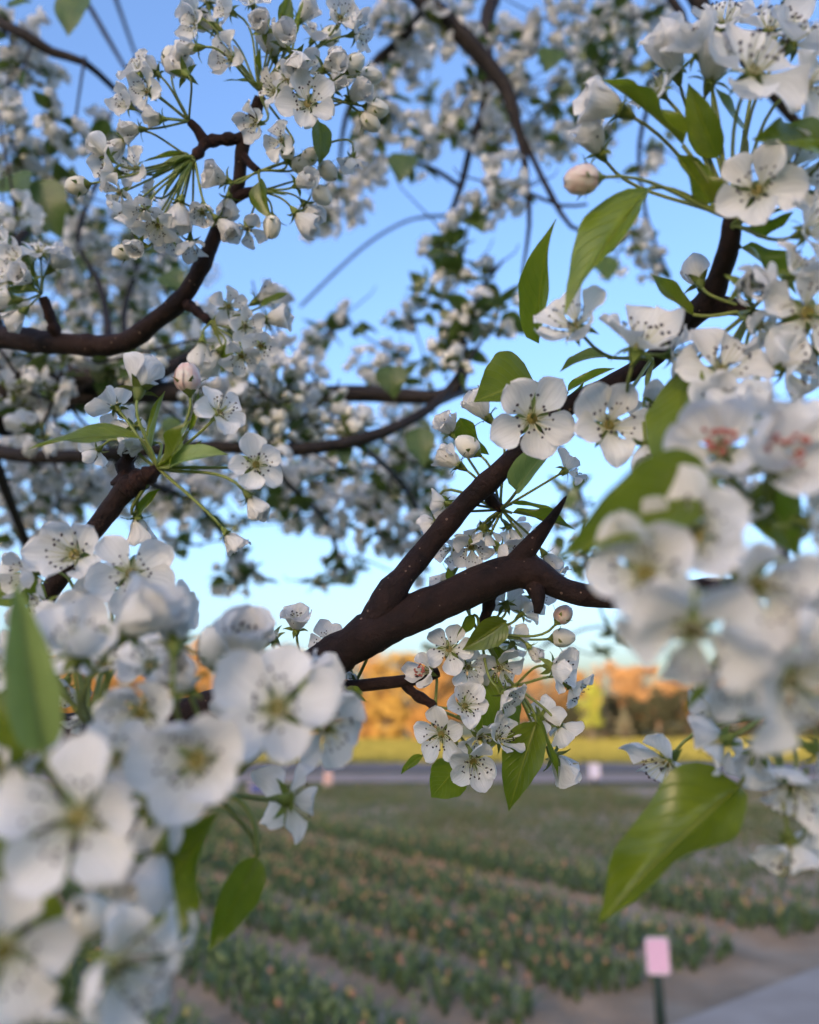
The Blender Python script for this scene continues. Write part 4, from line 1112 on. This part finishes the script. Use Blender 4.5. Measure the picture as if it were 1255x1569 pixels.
K_lv = [((66, 1150), (22, 888), .26, .165, .15, 'ccr', 'p'), ((72, 915), (-60, 900), .5, .30, .29, 'cu'), ((24, 1170), (-25, 1045), .5, .175, .17, 'ccr'), ((222, 1415), (312, 1256), .62, .225, .215, 'ccl', '5'), ((394, 1312), (322, 1462), .40, .245, .232, 'ccru', '0'),
        ((-5, 1240), (12, 1370), .8, .16, .155, 'ccr'), ((60, 1370), (90, 1460), .5, .165, .16, 'cr'), ((190, 1390), (215, 1420), .5, .17, .165, 'cr'), ((540, 1052), (556, 1066), .4, .36, .36, 'cu')]
FAR_ = lambda d: d if d >= 0.2 else 0.2 - (0.2 - d) * 0.62
K_fl = [f[:5] + (FAR_(f[5]),) + f[6:] for f in K_fl]
K_lv = [l[:3] + (FAR_(l[3]), FAR_(l[4])) + l[5:] for l in K_lv]
build(K, K_nodes, K_fl, K_lv)
# the long curved stalk of the hanging leaf
st = bezier(P(330, 1215, .25), P(372, 1215, .25), P(398, 1250, .248), P(394, 1312, .245), 12)
V_, F_ = tube(st, [0.0009] * 13, 6)
ob('stalk', mesh('stalk', [v - K.location for v in V_], F_, M['stem']), K)

# ================================================================ the tree's crown behind
rc = random.Random(11)
tree = root('pear_tree', TRUNK, 'blossoming pear tree crown of blurred white clusters and dark limbs against the sky', 'tree')
TB = TRUNK
def limb(name, pts, sides=10):
    o = wood(tree, name, pts, M['bark_far'], sides, 0.07, 0.02, 40)
    for p in pts:
        LP.append((p[0] if isinstance(p[0], Vector) else P(*p[:3])))
    Q = [p[0] if isinstance(p[0], Vector) else P(*p[:3]) for p in pts]
    q, _ = spline(Q, [1] * len(Q), 0.04)
    LP.extend(q)
    return o
LP = []
q, r_ = spline([TB + Vector((0, 0, -0.1)), TB + Vector((0.02, 0.02, 0.6)), TB + Vector((0.0, 0, 1.2)), TB + Vector((0.02, 0.03, 1.9)), TB + Vector((0.1, 0.05, 2.6)), TB + Vector((0.3, 0.1, 3.3))], [0.13, 0.10, 0.09, 0.075, 0.06, 0.035], 0.05)
V_, F_ = tube(q, r_, 18, 0.12, 14)
ob('trunk', mesh('trunk', [v - TB for v in V_], F_, M['bark_far']), tree)
top = TB + Vector((0.25, 0.1, 3.1))
limb('limb', [(TB + Vector((0, 0, 1.65)), 0.045), (-500, 660, 1.05, 30), (-80, 650, 0.95, 22), (0, 640, 0.93, 19), (100, 612, 0.92, 16), (250, 600, 0.94, 14), (400, 610, 0.98, 13), (540, 603, 1.0, 11), (640, 608, 1.0, 10), (690, 603, 1.0, 9), (712, 560, 1.0, 7), (704, 500, 1.02, 4)])
limb('limb', [(-80, 650, 0.95, 16), (-10, 690, 0.86, 10), (100, 700, 0.82, 9), (230, 690, 0.80, 8), (330, 684, 0.80, 8), (410, 690, 0.80, 8), (487, 686, 0.80, 8), (560, 671, 0.82, 8), (614, 651, 0.84, 7), (668, 618, 0.88, 6), (705, 570, 0.92, 4), (740, 520, 0.95, 2)])
limb('limb', [(-80, 560, 0.95, 18), (0, 570, 0.92, 16), (90, 575, 0.9, 15), (170, 577, 0.9, 14), (240, 572, 0.92, 11), (300, 540, 0.95, 7), (360, 500, 1.0, 4)])
limb('limb', [(6, 660, 0.93, 14), (8, 600, 0.9, 13), (2, 540, 0.9, 12), (-10, 460, 0.92, 10), (20, 380, 1.0, 7), (70, 320, 1.1, 5), (110, 260, 1.2, 3)])
limb('limb', [(TB + Vector((0.1, 0.05, 2.5)), 0.03), (-200, -40, 1.1, 10), (0, 35, 0.95, 7), (80, 80, 0.95, 6), (130, 96, 0.95, 5), (190, 150, 1.0, 3.5), (235, 190, 1.05, 2)])
limb('limb', [(TB + Vector((0.1, 0.05, 2.55)), 0.012), (-60, -200, 1.4, 7), (80, -60, 1.3, 5), (130, 0, 1.3, 3.5), (160, 50, 1.3, 3), (195, 110, 1.3, 2)])
limb('limb', [(80, -62, 1.3, 3), (130, -90, 1.5, 3), (160, -50, 1.6, 3), (178, 0, 1.6, 2.5), (208, 85, 1.6, 1.8)])
limb('limb', [(top, 0.035), (300, -500, 1.3, 22), (560, -120, 1.15, 15), (647, 0, 1.1, 13), (677, 23, 1.1, 13), (711, 57, 1.1, 12), (741, 90, 1.1, 11), (774, 134, 1.1, 10), (788, 177, 1.1, 8), (801, 228, 1.1, 5), (808, 288, 1.1, 4), (811, 345, 1.1, 3), (800, 420, 1.12, 2)])
limb('limb', [(790, 190, 1.1, 5), (820, 250, 1.1, 4), (845, 300, 1.1, 4), (875, 347, 1.1, 3), (915, 360, 1.12, 2)])
limb('limb', [(809, 295, 1.1, 2.5), (860, 315, 1.1, 2.2), (900, 313, 1.1, 2)])
limb('limb', [(top, 0.03), (520, -620, 1.7, 17), (700, -300, 1.6, 14), (752, -40, 1.4, 11), (748, 20, 1.35, 10), (741, 90, 1.3, 9), (744, 160, 1.3, 8), (724, 214, 1.3, 5), (707, 284, 1.3, 4), (690, 331, 1.3, 3.5), (672, 400, 1.35, 2.5), (650, 470, 1.4, 2)])
limb('limb', [(702, 284, 1.3, 3.5), (668, 261, 1.3, 3), (627, 248, 1.3, 3), (560, 239, 1.35, 2.5)])
limb('limb', [(660, 8, 1.12, 7), (614, 60, 1.2, 6), (567, 104, 1.25, 5), (530, 180, 1.3, 3), (520, 260, 1.35, 2)])
limb('limb', [(top, 0.03), (400, -700, 1.3, 20), (760, -480, 1.05, 18), (960, -200, 1.0, 16), (1065, -10, 0.95, 12), (1085, 25, 0.95, 11), (1140, 90, 0.97, 9), (1230, 200, 1.0, 6)])
limb('limb', [(880, -320, 1.03, 8), (950, -180, 1.15, 8), (1000, -90, 1.2, 7), (1029, 0, 1.2, 6), (1050, 40, 1.2, 5), (1010, 120, 1.25, 3.5), (980, 220, 1.3, 3), (990, 330, 1.3, 2.5), (1020, 410, 1.3, 2)])
limb('limb', [(690, 331, 1.3, 2.4), (655, 332, 1.5, 2), (620, 340, 1.7, 2), (575, 365, 1.7, 2), (530, 402, 1.7, 2), (460, 470, 1.7, 2)])
limb('limb', [(540, 676, 0.82, 4), (575, 700, 0.95, 4), (605, 730, 1.1, 4), (635, 772, 1.2, 4), (650, 850, 1.3, 3)])
limb('limb', [(160, 690, 0.82, 5), (230, 740, 1.0, 5), (310, 780, 1.2, 4), (360, 850, 1.3, 3)])
limb('limb', [(410, 690, 0.8, 4), (440, 740, 1.0, 4), (500, 800, 1.3, 3.5), (530, 890, 1.4, 2.5)])
limb('limb', [(-10, 700, 0.9, 8), (20, 780, 1.0, 6), (60, 880, 1.1, 5)])
limb('limb', [(160, 577, 0.9, 6), (165, 500, 1.0, 5), (150, 430, 1.1, 4), (120, 360, 1.2, 3), (160, 260, 1.3, 2)])
limb('limb', [(200, 576, 0.9, 5), (190, 480, 1.1, 4), (210, 400, 1.2, 3), (200, 330, 1.3, 2)])
limb('limb', [(670, 618, 0.9, 4), (740, 600, 1.1, 4), (830, 640, 1.3, 3), (890, 760, 1.4, 3), (900, 860, 1.4, 2)])
limb('limb', [(700, 500, 1.02, 3), (740, 440, 1.1, 3), (770, 400, 1.15, 2)])

BL = []
def B(s, depth=None, kind='f'):
    for t in s.split():
        x, y, r = (float(v) for v in t.split(','))
        BL.append((x, y, r, depth, kind))
B('30,55,42 60,100,40 15,120,42 20,160,32 68,172,24 112,205,24 15,235,38 10,200,30', 0.95)
B('40,305,36 75,275,34 60,235,30 145,235,28 110,300,26 165,205,30', 1.1, 'm')
B('10,375,34 30,330,30', 0.75)
B('110,355,32 165,385,32 100,425,28 140,455,26 220,425,38 200,450,28 125,490,24 60,490,30 250,330,24', 1.25)
B('250,440,26 262,400,24 170,330,24 215,500,24', 1.3, 'm')
B('30,535,34 70,560,36 100,545,30 20,590,32 95,605,28 60,665,34 30,625,28 75,590,30', 0.72)
B('150,552,24 195,547,24 230,545,22 170,560,20', 0.75, 'b')
B('345,560,36 420,470,32 330,500,30 300,600,34 440,545,32 425,580,30 385,590,34', 0.8)
B('440,605,34 400,620,34 460,645,34 500,620,30 520,660,30 480,660,28 370,640,26 430,660,26 545,640,22', 0.85, 'b')
B('480,585,30 360,600,28 330,640,32 300,655,30', 0.9)
B('20,700,36 60,720,36 40,765,34 95,705,32 20,810,32 100,775,30 75,820,30 150,730,30 130,770,22', 1.1)
B('280,715,34 300,755,34 270,790,26 320,745,30 250,740,28', 1.1)
B('260,835,22 310,800,26 360,870,32 385,890,22 340,890,24', 1.2, 'm')
B('430,735,38 480,725,36 560,735,36 500,780,34 550,790,32 580,765,32 620,795,32 600,830,30 640,845,30 645,800,28 390,740,32', 1.2)
B('520,715,32 600,715,34 640,695,34 445,790,26 565,830,24 420,770,24 640,740,30 680,800,22 690,720,24', 1.15, 'm')
B('500,880,22 540,868,24 530,900,18 480,895,16 635,880,22', 1.4, 'm')
B('610,500,26 640,475,22 490,512,26 530,490,22 640,625,26 618,600,22 655,445,18', 1.3, 'm')
B('600,550,30 560,560,26 470,535,26 660,570,20 690,465,18 590,590,24', 1.3)
B('680,525,28 760,505,26 720,490,28 700,555,22', 0.95, 'b')
B('725,465,26 770,460,24 740,415,26 700,540,24 685,420,30', 1.0, 'm')
B('670,380,30 690,360,30', 1.2, 'm')
B('600,30,36 640,55,34 672,45,34 620,100,30 600,190,34 640,210,36 570,250,34 590,125,26', 1.15)
B('590,155,26 630,250,28 560,210,24', 1.15, 'm')
B('530,310,38 500,335,32 550,275,32 470,350,24', 1.3)
B('690,25,32 725,60,28 700,182,36 722,150,34 750,200,30 680,200,24 760,225,24', 1.2)
B('790,60,36 780,105,32 830,50,34 855,90,26 800,150,28 870,25,32 912,42,28 960,35,32 830,210,28 860,225,28 1000,30,30', 1.25)
B('930,65,24 900,95,22 850,150,20 890,180,16 930,20,26', 1.25, 'm')
B('770,270,38 750,312,36 722,325,28 785,300,26', 1.05)
B('970,360,28 1000,400,28 950,335,18 985,375,24 1010,225,18 990,255,22', 1.25)
B('940,400,22 960,90,24 1200,8,26 1240,35,26 1000,100,20', 1.25, 'm')
B('880,790,28 850,822,24 900,842,24 912,870,22 862,860,20 870,760,18', 1.3, 'm')
B('940,975,10 925,1000,9 770,1000,10 655,1000,14', 1.8, 'm')
for _ in range(60):       # deeper, smaller tufts that thicken the left of the crown
    BL.append((rc.uniform(0, 330), rc.uniform(520, 790), rc.uniform(18, 30), rc.uniform(1.5, 2.2), rc.choice('ffm')))
for _ in range(40):
    BL.append((rc.uniform(0, 280), rc.uniform(330, 520), rc.uniform(12, 20), rc.uniform(1.5, 2.2), rc.choice('ffm')))
for _ in range(34):
    BL.append((rc.uniform(340, 690), rc.uniform(620, 810), rc.uniform(16, 28), rc.uniform(1.5, 2.2), rc.choice('ffm')))
for _ in range(34):
    x = rc.uniform(560, 1000)
    BL.append((x, rc.uniform(-20, 240), rc.uniform(14, 26), rc.uniform(1.6, 2.3), rc.choice('ffm')))
for _ in range(75):       # the far side of the crown closes most of the gaps at the left
    BL.append((rc.uniform(0, 320), rc.uniform(360, 800), rc.uniform(17, 27), rc.uniform(1.9, 2.8), 'm'))
for _ in range(26):
    BL.append((rc.uniform(330, 690), rc.uniform(640, 800), rc.uniform(15, 24), rc.uniform(1.9, 2.6), 'm'))
NSEEN = len(BL)
for _ in range(120):      # the crown goes on overhead and to the left, out of the picture
    if rc.random() < 0.7: BL.append((rc.uniform(-300, 1500), rc.uniform(-1100, -60), rc.uniform(26, 44), rc.uniform(0.9, 1.9), rc.choice('fmm')))
    else: BL.append((rc.uniform(-700, -60), rc.uniform(-100, 900), rc.uniform(26, 44), rc.uniform(0.9, 1.8), rc.choice('fmm')))
keep = set(sorted(range(NSEEN), key=lambda i: -BL[i][2])[:290])
todo = []
for bi, (x, y, r, dep, k) in enumerate(BL):
    d = (dep or 1.1) * rc.uniform(0.93, 1.1)
    todo.append((P(x, y, d), r * d / F, k, bi in keep))
LPA = [tuple(p) for p in LP]
todo.sort(key=lambda t: min((t[0] - Vector(p)).length for p in LPA[::3]))
ntw = 0
SV, SF, SM, TWV, TWF = [], [], [], [], []
SMAT = [M['petal'], M['calyx'], M['disc'], M['anther'], M['bud'], M['stem_far'], M['leaf_far']]
def twig_part(v, f):
    global ntw
    ntw += 1
    if ntw <= 295:
        ob('twig', mesh('twig', [x_ - TB for x_ in v], f, M['bark_far']), tree)
    else:
        b = len(TWV); TWV.extend(x_ - TB for x_ in v); TWF.extend(tuple(b + i for i in q_) for q_ in f)
def merge(me, m):
    b = len(SV)
    SV.extend(m @ v.co for v in me.vertices)
    mi_ = [SMAT.index(x_) for x_ in me.materials]
    for p in me.polygons:
        SF.append(tuple(b + i for i in p.vertices)); SM.append(mi_[p.material_index])
for c, rad, kind, kept in todo:
    arr = np.array(LPA)
    dd = np.linalg.norm(arr - np.array(c), axis=1)
    i = int(dd.argmin())
    a = Vector(LPA[i])
    core = c + (a - c).normalized() * min(rad * 0.6, (a - c).length * 0.5)
    L_ = (core - a).length
    pts = bezier(a, a + Vector((rc.uniform(-.3, .3), rc.uniform(-.3, .3), rc.uniform(-.1, .5))) * L_ * 0.5, core + (a - core) * 0.3 + Vector((0, 0, -0.15)) * L_, core, 6)
    r0 = 0.0012 + 0.004 * min(1, L_ / 0.5)
    if L_ > 0.02:
        v, f = tube(pts, [r0 + (0.0014 - r0) * j / 6 for j in range(7)], 6, 0.08, 90)
        twig_part(v, f)
        LPA.extend(tuple(p) for p in pts[2:])
    if rc.random() < 0.5:      # a bare side shoot
        e = core + Vector((rc.uniform(-1, 1), rc.uniform(-.5, .5), rc.uniform(-.6, 1))) * 0.11
        v, f = tube(bezier(core, core + (e - core) * 0.3 + Vector((0, 0, .01)), e - Vector((0, 0, .02)), e, 4), [0.0016, 0.0014, 0.0012, 0.001, 0.0008], 5)
        twig_part(v, f)
    # the cluster: spur and pedicels as one mesh, its flowers and leaves as pieces
    fsize = 0.0125
    nfl = int(min(34, max(6, (rad / fsize) ** 2 * 2.1)))
    if kind == 'm': nfl = max(3, int(nfl * 0.62))
    if kind == 'b': nfl = int(nfl * 1.5) + 2
    V, Fc = tube([core, core + (c - core) * 0.3], [0.0028, 0.0022], 6, 0.15, 200)
    place = []
    for j in range(nfl):
        o = Vector((rc.gauss(0, 1), rc.gauss(0, 1), rc.gauss(0, 1))).normalized()
        pos = c + o * rad * rc.uniform(0.35, 0.95)
        n_ = (o + Vector((0, 0.25, 0.55)) + 0.5 * Vector((rc.uniform(-1, 1), rc.uniform(-1, 1), rc.uniform(-1, 1)))).normalized()
        bud = kind == 'b' and rc.random() < 0.75 or rc.random() < 0.08
        sc = rc.uniform(0.0115, 0.015) if not bud else rc.uniform(0.010, 0.0125)
        place.append((pos, n_, sc, bud))
        v, f = tube(bezier(core, core + (pos - core) * 0.35, pos - n_ * sc * 1.2, pos - n_ * sc * 0.38, 4), [0.0007] * 5, 4, base=len(V))
        V += v; Fc += f
    cme = mesh('blossom_cluster', [x_ - c for x_ in V], Fc, M['stem_far'])
    Mc = Matrix.Translation(c - TB)
    if kept: cl = ob('blossom_cluster', cme, tree, Mc)
    else: merge(cme, Mc)
    def piece(nm, me, m):
        if kept: ob(nm, me, cl, m)
        else: merge(me, Mc @ m)
    for pos, n_, sc, bud in place:
        x_, y_, z_ = frame(n_, rc.uniform(0, 6.28))
        piece('bud' if bud else 'flower', rc.choice(FARB if bud else FARF), mat4(x_, y_, z_, pos - c) @ Matrix.Scale(sc, 4))
    for j in range({'m': rc.randint(5, 8), 'f': rc.randint(1, 4), 'b': rc.randint(2, 4)}[kind]):
        o = Vector((rc.gauss(0, 1), rc.gauss(0, 1), rc.gauss(0, 1) * 0.7)).normalized()
        LL = rc.uniform(0.028, 0.045) if kind == 'm' else rc.uniform(0.02, 0.035)
        bs = core + o * 0.008
        z_ = (Vector((0, 0, 1)) + 0.7 * Vector((rc.uniform(-1, 1), rc.uniform(-1, 1), rc.uniform(-1, 1))))
        z_ = (z_ - o * z_.dot(o)).normalized()
        piece('leaf', rc.choice(LEAFF), mat4(o, z_.cross(o), z_, bs - c) @ Matrix.Diagonal((LL, LL * rc.uniform(0.5, 0.75), LL * 0.8, 1)))

tag(ob('crown_blossom', mesh('crown_blossom', SV, SF, SMAT, fmat=SM), tree), kind='stuff')
if TWV: tag(ob('fine_twigs', mesh('fine_twigs', TWV, TWF, M['bark_far']), tree), kind='stuff')
# a few broad dark leaves that hang clear of the clusters
for (bx, by), (tx, ty), dep, w in (((120, -8), (100, 46), 0.85, .75), ((45, 0), (14, 20), 0.85, .6), ((14, 268), (44, 312), 0.85, .8), ((50, 280), (86, 350), 0.85, .8), ((44, 318), (70, 352), 0.86, .7),
                                   ((345, 520), (338, 566), 0.75, .7), ((620, 235), (612, 275), 1.0, .8), ((598, 560), (604, 604), 0.85, .9), ((640, 655), (650, 712), 0.85, .7), ((250, 420), (285, 440), 0.85, .7),
                                   ((520, 640), (548, 668), 0.85, .6), ((720, 330), (740, 352), 1.05, .8), ((270, 640), (255, 668), 0.9, .8), ((925, 390), (928, 440), 1.1, .6), ((850, 75), (836, 105), 1.1, .8)):
    near_leaf(tree, P(bx, by, dep), P(tx, ty, dep * 0.98), w, face('ccu'), None, LEAFF)
